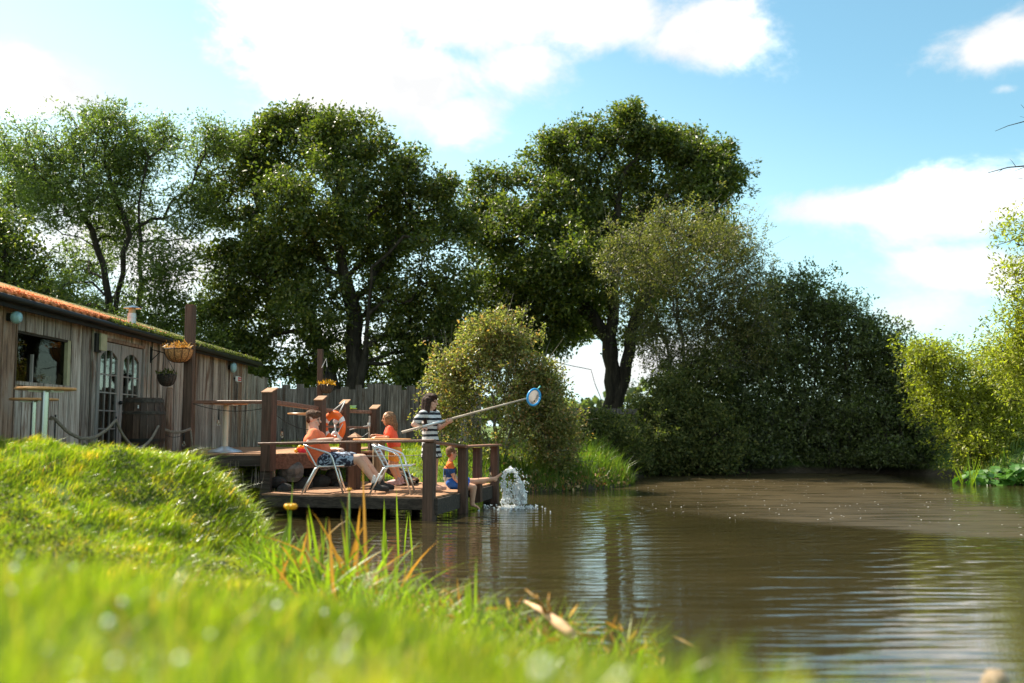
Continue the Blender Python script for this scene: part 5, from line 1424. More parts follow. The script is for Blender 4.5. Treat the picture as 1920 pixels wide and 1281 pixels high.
# landing ledge
lo = thing('step_landing', 'small pale landing board at the head of the steps', 'board', W(687, 846, 18.6))
mb = MB(lo.location); q = W(688, 847, 18.6); mb.box((q.x, 18.6, q.z), (.26, .5, .03), -.3); mb.build('board', M['deck_wood'], lo); mb = MB(lo.location); mb.box((q.x, 18.6, q.z - .06), (.2, .4, .09), -.3); mb.build('support', M['brown_beam'], lo)
# little tub and toys
tb = thing('green_tub', 'small green and lime plastic tub on the upper rail', 'tub', W(662, 767, 19.15))
mb = MB(); mb.lathe([(.075, .0), (.08, .015), (.03, .018)], n=16); mb.build('tray', M['lime_plastic'], tb)
mb = MB(); mb.lathe([(.05, .018), (.068, .07), (.06, .07), (.045, .03)], n=16); mb.build('bowl', M['green_plastic'], tb)
ty = thing('toy_bucket', 'red and orange plastic toy bucket on the upper deck edge', 'toy', (W(568, 845, 17.9).x, 17.9, DECK))
mb = MB(); mb.lathe([(.08, 0), (.115, .075), (.12, .08), (.10, .08), (.07, .02)], n=18); mb.build('bucket', M['pink_plastic'], ty)
mb = MB(); mb.sph((-.05, 0, .09), .05, 10, 7); mb.sph((.03, .02, .10), .045, 10, 7); mb.sph((-.11, -.03, .04), .042, 10, 7); mb.build('ball', M['yellow_plastic'], ty, True)
# stones below the upper deck
rocks = [(545, 885, 17.6, .24), (520, 905, 17.2, .15), (565, 912, 17.7, .18), (600, 905, 18.2, .2), (625, 895, 18.4, .2), (470, 905, 17.6, .16), (640, 912, 18.3, .16), (535, 918, 16.9, .13), (585, 880, 18.4, .17)]
labs = ['pale large stone beneath the upper deck edge', 'small dark stone beside the deck support post', 'stone below the pale large one under the deck', 'dark stone behind the seated man chair legs', 'upper stone in the shadow beneath the steps', 'stone nearest the grass bank under the deck', 'stone low beside the newel post', 'smallest stone at the front of the pile under the deck', 'topmost stone in the dark behind the chair']
for (px, py, Y, s), lab in zip(rocks, labs):
    c = W(px, py, Y); mb = MB(); mb.ell((0, 0, 0), (s * random.uniform(.8, 1.1), .03, 0), (0, s * .8, .02), (.03, 0, s * random.uniform(.6, .85)), 12, 8)
    sd = random.uniform(0, 50)
    mb.v = [tuple(Vector(v_) * (1 + .28 * mnoise.noise(Vector(v_) * 6 + Vector((sd, 0, 0))))) for v_ in mb.v]
    o_ = mb.build('stone', M['stone'] if s > .23 else M['shaded_stone'], None, False); o_.location = c; tag(o_, lab, 'stone', 'stones piled under the upper deck')

# rope swags
rp_ = thing('rope_barrier', 'thick brown rope sagging between iron pins along the deck edge', 'rope', W(217, 830, 14.6))
def swag(pts, r, Yf):
    out = []
    for i in range(len(pts) - 1):
        (x0, y0, Y0), (x1, y1, Y1), sag = pts[i][:3], pts[i + 1][:3], pts[i][3]
        for k in range(12):
            t = k / 12; out.append(W(x0 + (x1 - x0) * t, y0 + (y1 - y0) * t + sag * 4 * t * (1 - t), Y0 + (Y1 - Y0) * t))
    out.append(W(*pts[-1][:3])); return out
rpts = [(103, 785, 13.2, 36), (217, 788, 14.6, 46), (297, 799, 16.2, 9), (357, 804, 17.3, 0)]
pts = swag(rpts, .02, None)
# two strand twist
mb = MB(rp_.location)
for s in (0, math.pi * 2 / 3, math.pi * 4 / 3):
    tw = []
    for i, p_ in enumerate(pts):
        a = i * 0.9 + s; tw.append(p_ + Vector((0, math.cos(a) * .010, math.sin(a) * .010)))
    mb.tube(tw, .017, 6)
e = pts[-1]
mb.tube([e, e + Vector((.04, -.05, -.15)), e + Vector((.08, -.05, -.45))], .017, 6)
s_ = pts[0]; mb.tube([s_, s_ + Vector((-.05, 0, .02)), s_ + Vector((-.06, 0, -.02))], .024, 6)
mb.build('rope', M['rope'], rp_, True)
for px, py, Y in ((104, 785, 13.2), (218, 788, 14.6), (297, 799, 16.2)):
    q = W(px, py - 3, Y + .03); mb = MB(rp_.location); mb.tube([(q.x, q.y, .9), q + Vector((0, 0, .03))], .011, 6); mb.build('iron_pin', M['black_iron'], rp_)

# string lights
def lights(lab, spans, bulbs):
    root = thing('string_lights', lab, 'string lights', W(*spans[0][0]), 0, 'festoon light strings round the deck')
    mb = MB(root.location)
    for sp_ in spans:
        a, b, sag = sp_; P_ = []
        for k in range(11):
            t = k / 10; p_ = Vector(W(*a)).lerp(Vector(W(*b)), t); p_.z -= sag * 4 * t * (1 - t); P_.append(p_)
        mb.tube(P_, .006, 5)
    mb.build('cable', M['black_iron'], root)
    for bb in bulbs:
        c = W(*bb[:3]); lo_ = bb[3] if len(bb) > 3 else .06
        mb = MB(root.location); mb.lathe([(.006, lo_ + .05), (.015, .05), (.016, .0), (.012, -.005)], c, 10); so_ = mb.build('socket', M['black_iron'], root)
        mb = MB(root.location); mb.lathe([(.012, 0), (.018, -.02), (.032, -.055), (.030, -.08), (.016, -.1), (.003, -.105)], c, 12); mb.build('bulb', M['bulb_glass'], so_, True)
        mb = MB(root.location); mb.tube([c + Vector((0, 0, -.01)), c + Vector((.006, 0, -.06))], .005, 5); mb.build('filament', M['sign_white'], so_)
lights('dark light string below the upper rail at the cream table', [((362, 757, 17.3), (498, 765, 16.95), .09)], [(410, 787, 17.1, .14)])
lights('light string with one bulb behind the first balustrade post', [((508, 770, 17.2), (600, 805, 18.2), .12)], [(529, 809, 17.4, .02)])
lights('light string low along the rope near the barrel', [((297, 805, 16.4), (348, 812, 17.2), .10)], [(293, 824, 16.5), (345, 826, 17.2)])
lights('light string along the lower deck front and side posts', [((675, 855, 16.1), (800, 853, 15.5), .01), ((816, 845, 15.5), (840, 878, 16.2), .02), ((850, 880, 16.9), (868, 855, 17.0), .03), ((868, 855, 17.0), (888, 878, 17.9), .05), ((908, 885, 19.2), (922, 868, 19.2), .05)],
       [(793, 862, 15.55), (834, 890, 16.4), (855, 888, 16.85), (919, 885, 19.1)])
# ------------------------------------------------------------------ people
def remesh(mb, name, mat, parent, voxel=0.010, smooth=3, label=None):
    o = link(mb.mesh(name), name, mat, parent)
    r = o.modifiers.new('r', 'REMESH'); r.mode = 'VOXEL'; r.voxel_size = voxel
    s = o.modifiers.new('s', 'SMOOTH'); s.factor = 0.5; s.iterations = smooth
    dc = o.modifiers.new('d', 'DECIMATE'); dc.ratio = 0.45
    dg = bpy.context.evaluated_depsgraph_get(); dg.update()
    me = bpy.data.meshes.new_from_object(o.evaluated_get(dg))
    o.modifiers.clear(); old = o.data; o.data = me; bpy.data.meshes.remove(old)
    me.name = name
    me.materials.clear(); me.materials.append(mat)
    me.polygons.foreach_set('use_smooth', [True] * len(me.polygons))
    if label: o['label'] = label
    return o

def torso(mb, keys, side, n=7):
    """keys: (centre, half width along side, half depth, half height)"""
    side = Vector(side).normalized()
    for (c0, w0, d0, h0), (c1, w1, d1, h1) in zip(keys[:-1], keys[1:]):
        ax = (Vector(c1) - Vector(c0)).normalized(); fw = side.cross(ax).normalized()
        for k in range(n + 1):
            t = k / n; c = Vector(c0).lerp(Vector(c1), t)
            mb.ell(c, side * (w0 + (w1 - w0) * t), fw * (d0 + (d1 - d0) * t), ax * (h0 + (h1 - h0) * t))

def limb(mb, pts, rad):
    for i in range(len(pts) - 1): mb.caps(pts[i], pts[i + 1], rad[i], rad[i + 1])

def hand(mb, wrist, d, n, thumb_side, S=1.0, curl=0.9, fist=False):
    """d along the hand, n out of the back of the hand; fingers curl towards -n"""
    d = Vector(d).normalized(); n = (Vector(n) - d * Vector(n).dot(d)).normalized(); s = d.cross(n).normalized() * thumb_side
    wrist = Vector(wrist); pc = wrist + d * .045 * S
    mb.ell(pc, d * .050 * S, s * .041 * S, n * .017 * S)
    for k, (off, ln) in enumerate(((.029, .072), (.010, .080), (-.010, .074), (-.028, .058))):
        b = wrist + d * (.082 - abs(off) * .2) * S + s * off * S
        d1 = (d * math.cos(curl * .7) - n * math.sin(curl * .7)); d2 = (d * math.cos(curl * 1.9) - n * math.sin(curl * 1.9))
        m1 = b + d1 * ln * .45 * S; m2 = m1 + d2 * ln * .55 * S
        mb.caps(wrist + d * .04 * S + s * off * .8 * S, b, .0095 * S, .0095 * S, 8); mb.caps(b, m1, .0095 * S, .009 * S, 8); mb.caps(m1, m2, .009 * S, .0075 * S, 8)
    t0 = wrist + d * .02 * S + s * .032 * S; t1 = t0 + (d * .6 + s * .7 - n * .3).normalized() * .04 * S; t2 = t1 + (d * .8 + s * .1 - n * .6).normalized() * .034 * S
    mb.caps(t0, t1, .013 * S, .011 * S, 8); mb.caps(t1, t2, .011 * S, .009 * S, 8)

def head(mb, c, f, u, S=1.0):
    f = Vector(f).normalized(); u = (Vector(u) - f * Vector(u).dot(f)).normalized(); s = f.cross(u)
    def p(a, b, h): return c + f * a * S + s * b * S + u * h * S
    mb.ell(p(-.012, 0, .028), f * .096 * S, s * .076 * S, u * .092 * S)
    mb.ell(p(.022, 0, -.048), f * .064 * S, s * .056 * S, u * .074 * S)
    mb.ell(p(.045, 0, -.098), f * .030 * S, s * .030 * S, u * .022 * S)          # chin
    mb.ell(p(.074, 0, .022), f * .016 * S, s * .048 * S, u * .012 * S)           # brow
    mb.caps(p(.083, 0, .008), p(.107, 0, -.030), .009 * S, .013 * S, 8)          # nose
    mb.ell(p(.084, 0, -.058), f * .011 * S, s * .024 * S, u * .006 * S)
    mb.ell(p(.083, 0, -.070), f * .011 * S, s * .020 * S, u * .007 * S)
    for q in (-1, 1):
        mb.ell(p(-.008, q * .077, -.008), f * .018 * S, s * .009 * S, u * .031 * S)  # ears
        mb.ell(p(.062, q * .036, -.028), f * .018 * S, s * .018 * S, u * .018 * S)   # cheeks
    return p, s

def eyes(parent, p, org, S, f, s, u):
    f = Vector(f).normalized(); u = (Vector(u) - f * Vector(u).dot(f)).normalized(); s = f.cross(u)
    for q in (-1, 1):
        mb = MB(org); mb.ell(p(.0765, q * .031, .000), f * .010 * S, s * .014 * S, u * .007 * S, 10, 6); mb.build('eye', M['eye'], parent, True)
        mb = MB(org); mb.ell(p(.083, q * .032, .020), f * .006 * S, s * .017 * S, u * .004 * S, 8, 5); mb.build('eyebrow', M['hair_brown'], parent, True)

def rough_hair(mb, amp=.012, sc=22):
    mb.v = [tuple(Vector(v_) + Vector(v_).normalized() * 0 + Vector((mnoise.noise(Vector(v_) * sc), mnoise.noise(Vector(v_) * sc + Vector((9, 0, 0))), mnoise.noise(Vector(v_) * sc + Vector((0, 9, 0))))) * amp) for v_ in mb.v]

def shoe(mb, ankle, toe_dir, S=1.0, z=None):
    t = Vector(toe_dir).normalized(); a = Vector(ankle); side = t.cross(Vector((0, 0, 1))).normalized(); upv = side.cross(t).normalized()
    if upv.z < 0: upv = -upv
    mb.ell(a + t * .02 * S - upv * .045 * S, t * .075 * S, side * .042 * S, upv * .045 * S)
    mb.ell(a + t * .11 * S - upv * .055 * S, t * .10 * S, side * .047 * S, upv * .036 * S)
    mb.caps(a, a - upv * .03 * S, .045 * S, .045 * S)
    mb.ell(a + t * .06 * S - upv * .085 * S, t * .155 * S, side * .05 * S, upv * .018 * S)

# --- man seated, facing right, reclining ---
S = 1.2
man = thing('person', 'man in salmon T-shirt and patterned shorts sitting back on a metal chair', 'person', (W(600, 920, 16.4).x, 16.42, LD))
mo = Vector(man.location)
Yc = 16.42
pel = W(606, 863, Yc); bel = W(598, 848, Yc); che = W(590, 824, Yc); nk = W(588, 808, Yc); hc = W(588, 786, Yc)
shR, shL = W(588, 814, Yc - .24), W(590, 813, Yc + .23)
elR, wrR = W(580, 829, Yc - .36), W(624, 824, Yc - .36)
elL, wrL = W(606, 846, Yc + .30), W(632, 843, Yc + .08)
hpR, hpL = W(610, 864, Yc - .12), W(610, 863, Yc + .12)
knR, anR = W(672, 861, Yc - .12), W(702, 902, Yc - .10)
knL, anL = W(680, 860, Yc + .22), W(712, 899, Yc + .20)
mb = MB(mo)
sd = Vector((0, 1, 0))
torso(mb, [(pel, .20, .16, .12), (bel, .20, .175, .13), (che, .22, .16, .13)], sd)
limb(mb, [che, nk, hc - Vector((0, 0, .05))], [.13, .085, .075])
limb(mb, [che, shR, elR, wrR], [.11, .078, .052, .034]); limb(mb, [che, shL, elL, wrL], [.11, .078, .052, .034])
hand(mb, wrR, (1, .1, -.05), (0, -.4, 1), 1, 1.15, .8); hand(mb, wrL, (.8, -.5, .1), (0, -.2, 1), -1, 1.15, 1.1)
limb(mb, [hpR, knR, anR], [.118, .078, .045]); limb(mb, [hpL, knL, anL], [.118, .078, .045])
for kn, an in ((knR, anR), (knL, anL)):
    mb.caps(Vector(kn).lerp(Vector(an), .2), Vector(kn).lerp(Vector(an), .5), .072, .062)
    mb.ell(kn, (.078, 0, 0), (0, .074, 0), (0, 0, .074))
p, s_ = head(mb, Vector(hc), (1, -.12, -.12), (0, 0, 1), S)
body = remesh(mb, 'body', M['skin_man'], man, .009)
eyes(man, p, mo, S, (1, -.12, -.12), s_, (0, 0, 1))
mb = MB(mo)
f_, u_ = Vector((1, -.12, -.12)).normalized(), Vector((0, 0, 1))
mb.ell(p(-.020, 0, .045), f_ * .104 * S, Vector((0, 1, 0)) * .084 * S, u_ * .086 * S); mb.ell(p(-.055, 0, .0), f_ * .055 * S, Vector((0, 1, 0)) * .076 * S, u_ * .075 * S); mb.ell(p(.045, 0, .093), f_ * .05 * S, Vector((0, 1, 0)) * .06 * S, u_ * .03 * S)
rough_hair(mb); remesh(mb, 'hair', M['hair_brown'], man, .009, 2)
mb = MB(mo)
torso(mb, [(pel + Vector((-.02, 0, .03)), .20, .165, .12), (bel, .225, .20, .13), (che, .24, .185, .14)], sd)
limb(mb, [che, nk + Vector((0, 0, -.045))], [.16, .10])
limb(mb, [che + Vector((0, 0, .02)), shR, Vector(shR).lerp(Vector(elR), .62)], [.13, .098, .085]); limb(mb, [che + Vector((0, 0, .02)), shL, Vector(shL).lerp(Vector(elL), .62)], [.13, .098, .085])
remesh(mb, 'shirt', M['salmon'], man, .011)
mb = MB(mo)
torso(mb, [(pel + Vector((-.01, 0, -.02)), .212, .165, .10), (pel + Vector((.03, 0, .0)), .205, .16, .09)], sd)
limb(mb, [hpR, Vector(hpR).lerp(Vector(knR), .72)], [.142, .118]); limb(mb, [hpL, Vector(hpL).lerp(Vector(knL), .72)], [.142, .118])
remesh(mb, 'shorts', M['shorts'], man, .011)
for an in (anR, anL):
    mb = MB(mo); shoe(mb, Vector(an) + Vector((.01, 0, -.03)), (1, 0, -.12), 1.2); remesh(mb, 'shoe', M['black_rubber'], man, .01, 2)
    mb = MB(mo); mb.caps(Vector(an) + Vector((-.02, 0, .05)), Vector(an) + Vector((0, 0, -.02)), .052, .052); mb.build('sock', M['white_sock'], man, True)

# --- teenage girl standing, facing right with the net ---
S = 1.12
Yt = 16.75
teen = thing('person', 'long haired girl in black and white striped dress holding a fishing net', 'person', (W(808, 920, Yt).x, Yt, LD))
to = Vector(teen.location)
hc = W(809, 753, Yt); nk = W(806, 771, Yt); che = W(805, 788, Yt); wst = W(806, 812, Yt); hip = W(808, 838, Yt)
shR, shL = W(793, 777, Yt - .15), W(818, 777, Yt + .14)
elR, wrR = W(775, 796, Yt - .22), W(790, 801, Yt - .26)
elL, wrL = W(824, 803, Yt - .02), W(839, 793, Yt - .22)
knR, anR = W(805, 877, Yt - .10), W(805, 909, Yt - .11); knL, anL = W(815, 877, Yt + .09), W(815, 908, Yt + .12)
sdt = Vector((-.45, .9, 0)).normalized()
mb = MB(to)
torso(mb, [(hip, .155, .12, .10), (wst, .125, .095, .10), (che, .15, .105, .10)], sdt)
limb(mb, [che, nk, hc - Vector((0, 0, .05))], [.08, .052, .05])
limb(mb, [che, shR, elR, wrR], [.07, .052, .038, .026]); limb(mb, [che, shL, elL, wrL], [.07, .052, .038, .026])
limb(mb, [hip + Vector((-.03, -.08, 0)), knR, anR], [.10, .058, .038]); limb(mb, [hip + Vector((.03, .08, 0)), knL, anL], [.10, .058, .038])
pa, pb = W(753, 811, Yt - .32), W(988, 747, Yt - .10)
pd = (pb - pa).normalized()
hand(mb, wrR, Vector((.9, -.1, -.12)), (0, -.6, .8), 1, 1.0, 1.25); hand(mb, wrL, Vector((.35, -.35, .15)), (.2, -.8, -.5), -1, 1.0, 1.25)
for an in (anR, anL):
    shoe(mb, an, (1, -.1, 0), 1.0)
hf = Vector((1, -.42, -.12))
p, s_ = head(mb, Vector(hc), hf, (0, 0, 1), S)
remesh(mb, 'body', M['skin_teen'], teen, .0085)
eyes(teen, p, to, S, hf, s_, (0, 0, 1))
f_ = hf.normalized(); u_ = Vector((0, 0, 1)); s2 = f_.cross(u_)
mb = MB(to)
mb.ell(p(-.020, 0, .044), f_ * .106 * S, s2 * .090 * S, u_ * .088 * S); mb.ell(p(.040, .02, .085), f_ * .060 * S, s2 * .070 * S, u_ * .040 * S); mb.ell(p(-.055, 0, -.02), f_ * .065 * S, s2 * .088 * S, u_ * .10 * S)
for sx, fx, ln, r_ in ((-.085, -.02, .30, .036), (.085, -.02, .32, .038), (-.07, -.07, .27, .045), (.07, -.07, .30, .045), (0, -.095, .28, .05), (.080, .012, .36, .024), (-.078, .02, .34, .026), (-.05, -.09, .26, .045), (.05, -.09, .28, .045), (.070, -.04, .36, .03)):
    a = p(fx, sx, .02); b = p(fx * .9, sx * 1.25, -.02 - ln * .5); c = p(fx * .7 + .03, sx * 1.75, -ln)
    limb(mb, [a, b, c], [r_ * S, r_ * 1.05 * S, r_ * .5 * S])
rough_hair(mb, .014, 26); remesh(mb, 'hair', M['hair_dark'], teen, .009, 2)
mb = MB(to)
torso(mb, [(W(809, 857, Yt), .215, .18, .03), (hip, .192, .15, .09), (wst, .165, .13, .10), (che, .175, .125, .10)], sdt)
limb(mb, [che, nk + Vector((0, 0, -.05))], [.11, .075])
limb(mb, [che + Vector((0, 0, .02)), shR, Vector(shR).lerp(Vector(elR), .60)], [.095, .075, .072]); limb(mb, [che + Vector((0, 0, .02)), shL, Vector(shL).lerp(Vector(elL), .60)], [.095, .075, .072])
remesh(mb, 'dress', M['stripes'], teen, .010)
# the net
net = thing('fishing_net', 'long handled pond net with a blue hoop held out over the deck', 'net', pa)
mb = MB(pa); mb.tube([pa, pa.lerp(pb, .3), pa.lerp(pb, .7), pb], [.023, .022, .018, .013], 10); mb.build('handle', M['pole_handle'], net, True)
mb = MB(pa); mb.tube([pa.lerp(pb, .165), pa.lerp(pb, .34)], .0245, 10); mb.build('grip_sleeve', M['grey_metal'], net, True)
hcn = W(1001, 745, Yt - .08); hp_ = []
hv = Vector((.12, .05, 0)); 
for k in range(29):
    a = 2 * math.pi * k / 28
    q = hcn + Vector((.105 * math.cos(a) + .018 * math.sin(a), .07 * math.cos(a), .135 * math.sin(a)))
    hp_.append(q)
mb = MB(pa); mb.tube(hp_, .019, 8); mb.build('hoop', M['blue_plastic'], net, True)
mb = MB(pa); mb.tube([hcn + Vector((.06, .03, .13)), hcn + Vector((.11, .03, .19))], .014, 6); mb.build('hoop_tag', M['teal_plastic'], net, True)
mb = MB(pa); vs = []; fs = []; nn = 28
for j in range(6):
    t = j / 5
    for k in range(nn):
        q = hp_[k]; c_ = hcn + Vector((.0 + .02 * t, .22 * t, -.04 * t)); vs.append(q.lerp(c_, .86 * t ** 1.3) + Vector((0, .10 * math.sin(t * 1.5), -.02 * t)) + Vector((random.uniform(-1, 1), 0, random.uniform(-1, 1))) * .008 * t)
for j in range(5):
    for k in range(nn): fs.append((j * nn + k, j * nn + (k + 1) % nn, (j + 1) * nn + (k + 1) % nn, (j + 1) * nn + k))
mb.add(vs, fs); mb.build('mesh_bag', M['net'], net, True)

# --- small girl leaning on the table, facing left ---
S = 1.0
Yg = 17.95
gl = thing('person', 'small girl in coral T-shirt leaning on the table facing left', 'person', (W(742, 908, Yg).x, Yg, LD))
go = Vector(gl.location)
hc = W(727, 785, Yg); nk = W(730, 799, Yg); che = W(733, 812, Yg); wst = W(737, 830, Yg); hip = W(741, 846, Yg)
shN, shF = W(731, 804, Yg - .13), W(729, 804, Yg + .12)
elN, wrN = W(726, 822, Yg - .20), W(705, 820, Yg - .24)
elF, wrF = W(722, 820, Yg + .10), W(704, 816, Yg - .02)
knN, anN = W(733, 873, Yg - .08), W(746, 901, Yg - .06); knF, anF = W(741, 874, Yg + .10), W(752, 899, Yg + .12)
mb = MB(go)
sg_ = Vector((0, 1, 0))
torso(mb, [(hip, .125, .105, .09), (wst, .11, .09, .09), (che, .13, .09, .09)], sg_)
limb(mb, [che, nk, hc - Vector((0, 0, .04))], [.065, .042, .042])
limb(mb, [che, shN, elN, wrN], [.06, .045, .034, .023]); limb(mb, [che, shF, elF, wrF], [.06, .045, .034, .023])
hand(mb, wrN, (-1, .1, -.15), (0, -.3, 1), -1, .85, .7); hand(mb, wrF, (-1, -.2, .05), (0, .1, 1), 1, .85, 1.0)
limb(mb, [hip + Vector((0, -.07, 0)), knN, anN], [.088, .054, .036]); limb(mb, [hip + Vector((0, .07, 0)), knF, anF], [.088, .054, .036])
hf = Vector((-1, -.1, -.12))
p, s_ = head(mb, Vector(hc), hf, (-.05, 0, 1), S)
remesh(mb, 'body', M['skin_girl'], gl, .0085)
eyes(gl, p, go, S, hf, s_, (-.05, 0, 1))
f_ = hf.normalized(); s2 = f_.cross(u_)
mb = MB(go)
mb.ell(p(-.028, 0, .040), f_ * .104 * S, s2 * .090 * S, u_ * .086 * S)
for sx, fx, ln, r_ in ((-.082, -.02, .17, .038), (.082, -.02, .17, .038), (-.06, -.075, .22, .045), (.06, -.075, .22, .045), (0, -.10, .24, .052), (.078, .02, .15, .024), (-.078, .02, .15, .024)):
    a = p(fx, sx, .02); b = p(fx * 1.15, sx * 1.05, -ln * .55); c = p(fx * 1.35, sx, -ln); limb(mb, [a, b, c], [r_ * S, r_ * 1.05 * S, r_ * .5 * S])
rough_hair(mb, .018, 26); remesh(mb, 'hair', M['hair_light'], gl, .009, 2)
mb = MB(go)
torso(mb, [(W(740, 837, Yg), .135, .125, .06), (wst, .132, .115, .09), (che, .15, .108, .09)], sg_)
limb(mb, [che, nk + Vector((0, 0, -.03))], [.09, .06])
for sh, e_ in ((shN, elN), (shF, elF)): limb(mb, [che + Vector((0, 0, .01)), sh, Vector(sh).lerp(Vector(e_), .55)], [.08, .062, .058])
remesh(mb, 'shirt', M['coral'], gl, .010)
mb = MB(go)
torso(mb, [(hip + Vector((0, 0, .03)), .138, .122, .07), (hip, .138, .12, .08)], sg_)
for sy, kn in ((-.07, knN), (.07, knF)): limb(mb, [hip + Vector((0, sy, 0)), (hip + Vector((0, sy, 0))).lerp(Vector(kn), .45)], [.10, .09])
remesh(mb, 'shorts', M['orange_cotton'], gl, .010)
for an in (anN, anF):
    mb = MB(go); shoe(mb, Vector(an) + Vector((0, 0, .02)), (-1, 0, 0) if an is anF else (-1, .2, 0), 1.0); remesh(mb, 'shoe', M['pink_shoe'], gl, .01, 2)

# --- boy sitting on the side edge, kicking the water ---
S = .95
Yb = 17.55
boy = thing('person', 'boy in orange and blue shirt sitting on the deck edge kicking up water', 'person', (W(848, 914, Yb).x, Yb, LD))
bo = Vector(boy.location)
hc = W(847, 850, Yb); nk = W(844, 866, Yb); che = W(843, 880, Yb); hip = W(848, 905, Yb)
shR, shL = W(843, 873, Yb - .13), W(845, 873, Yb + .13)
elR, wrR = W(852, 896, Yb - .20), W(866, 911, Yb - .20)
elL, wrL = W(842, 896, Yb + .22), W(850, 909, Yb + .22)
kn1, an1, toe1 = W(890, 903, Yb + .08), W(927, 898, Yb + .10), Vector((.55, 0, .62))
kn2, an2 = W(888, 914, Yb - .12), W(885, 946, Yb - .10)
mb = MB(bo)
torso(mb, [(hip, .125, .11, .085), (W(844, 894, Yb), .11, .09, .09), (che, .13, .09, .085)], (0, 1, 0))
limb(mb, [che, nk, hc - Vector((0, 0, .04))], [.065, .044, .042])
limb(mb, [che, shR, elR, wrR], [.06, .045, .034, .023]); limb(mb, [che, shL, elL, wrL], [.06, .045, .034, .023])
hand(mb, wrR, (.9, 0, -.45), (.3, -.3, .9), 1, .85, .4); hand(mb, wrL, (.9, .2, -.2), (0, 0, 1), -1, .85, .4)
limb(mb, [hip + Vector((0, .07, 0)), kn1, an1], [.088, .056, .036]); limb(mb, [hip + Vector((0, -.07, 0)), kn2, an2], [.088, .058, .040])
mb.ell(Vector(kn1).lerp(Vector(an1), .35) - Vector((0, 0, .015)), (.10, 0, 0), (0, .045, 0), (0, 0, .048))
mb.ell(Vector(kn2).lerp(Vector(an2), .35) - Vector((.015, 0, 0)), (.048, 0, 0), (0, .046, 0), (0, 0, .10))
def bare_foot(mb, an, td, S=1.0):
    t = Vector(td).normalized(); sdv = Vector((0, 1, 0)); up_ = t.cross(sdv).normalized()
    if up_.x > 0: up_ = -up_
    an = Vector(an); mb.ell(an + t * .0 + -up_ * .03 * S, t * .045 * S, sdv * .034 * S, up_ * .036 * S)
    limb(mb, [an, an + t * .10 * S - up_ * .025 * S, an + t * .15 * S - up_ * .03 * S], [.036 * S, .027 * S, .02 * S])
    for k in range(5):
        y_ = (-.028 + k * .014) * S; mb.caps(an + t * .10 * S + sdv * y_ - up_ * .028 * S, an + t * (.185 - k * .007) * S + sdv * y_ * 1.2 - up_ * .03 * S, .015 * S, .010 * S, 8)
bare_foot(mb, an1, toe1, .9); bare_foot(mb, an2, (.7, 0, -.6), .9)
hf = Vector((.9, .35, -.1))
p, s_ = head(mb, Vector(hc), hf, (0, 0, 1), S)
remesh(mb, 'body', M['skin_boy'], boy, .0085)
eyes(boy, p, bo, S, hf, s_, (0, 0, 1))
f_ = hf.normalized(); s2 = f_.cross(u_)
mb = MB(bo); mb.ell(p(-.022, 0, .042), f_ * .103 * S, s2 * .084 * S, u_ * .084 * S); mb.ell(p(-.055, 0, -.01), f_ * .05 * S, s2 * .074 * S, u_ * .068 * S)
rough_hair(mb); remesh(mb, 'hair', M['hair_light'], boy, .009, 2)
mb = MB(bo)
torso(mb, [(hip + Vector((-.01, 0, .02)), .14, .125, .08), (W(843, 894, Yb), .135, .115, .09), (che, .15, .108, .085)], (0, 1, 0))
limb(mb, [che, nk + Vector((0, 0, -.03))], [.09, .06])
for sh, e_ in ((shR, elR), (shL, elL)): limb(mb, [che + Vector((0, 0, .01)), sh, Vector(sh).lerp(Vector(e_), .5)], [.08, .062, .058])
remesh(mb, 'shirt', M['boy_shirt'], boy, .010)
mb = MB(bo)
torso(mb, [(hip + Vector((0, 0, -.02)), .142, .125, .07), (hip + Vector((.05, 0, -.01)), .142, .11, .07)], (0, 1, 0))
for sy, kn in ((.07, kn1), (-.07, kn2)): limb(mb, [hip + Vector((0, sy, 0)), (hip + Vector((0, sy, 0))).lerp(Vector(kn), .62)], [.108, .092])
remesh(mb, 'shorts', M['royal'], boy, .010)

# --- splash thrown up by the foot ---
spl = thing('water_splash', 'white splash of water thrown up by the kicking boy', 'splash', (SPLASH.x, SPLASH.y, 0))
foot = W(943, 887, SPLASH.y)
arc = [(942, 915), (944, 896), (950, 885), (957, 881), (964, 884), (970, 894), (975, 908), (980, 922), (984, 936)]
def blob(mb, c, r):
    st_ = random.uniform(.7, 1.8); mb.ell(c, (r, 0, 0), (0, r, 0), (random.uniform(-.4, .4) * r, 0, r * st_), 7, 5)
mb = MB(spl.location)
for i in range(len(arc) - 1):
    for k in range(46):
        t = random.random(); px = arc[i][0] + (arc[i + 1][0] - arc[i][0]) * t; py = arc[i][1] + (arc[i + 1][1] - arc[i][1]) * t
        blob(mb, W(px + random.gauss(0, 2.0), py + random.gauss(0, 2.5), SPLASH.y + random.gauss(0, .07)), random.uniform(.005, .019))
mb.build('arching_sheet', M['splash'], spl, True)['kind'] = 'stuff'
mb = MB(spl.location)
for k in range(210):
    h = random.random() ** 1.6
    px = 963 + random.choice([-14, 12, 14, 5]) + random.gauss(0, 4 + 2 * (1 - h)) + 2; py = 944 - h * 44
    blob(mb, W(px, py, SPLASH.y + random.gauss(0, .10)), random.uniform(.005, .020) * (1.25 - .5 * h))
for k in range(140):
    px = random.uniform(940, 990); py = random.uniform(878, 946); blob(mb, W(px, py, SPLASH.y + random.gauss(0, .15)), random.uniform(.004, .010))
for k in range(240):
    a = random.uniform(0, 6.28); r_ = abs(random.gauss(0, .26)); q = Vector((SPLASH.x - .08 + math.cos(a) * r_, SPLASH.y + math.sin(a) * r_ * 1.3, random.uniform(0, .03))); blob(mb, q, random.uniform(.008, .02))
mb.build('droplets', M['splash'], spl, True)['kind'] = 'stuff'
mb = MB(spl.location)   # curtain of falling water below the arch
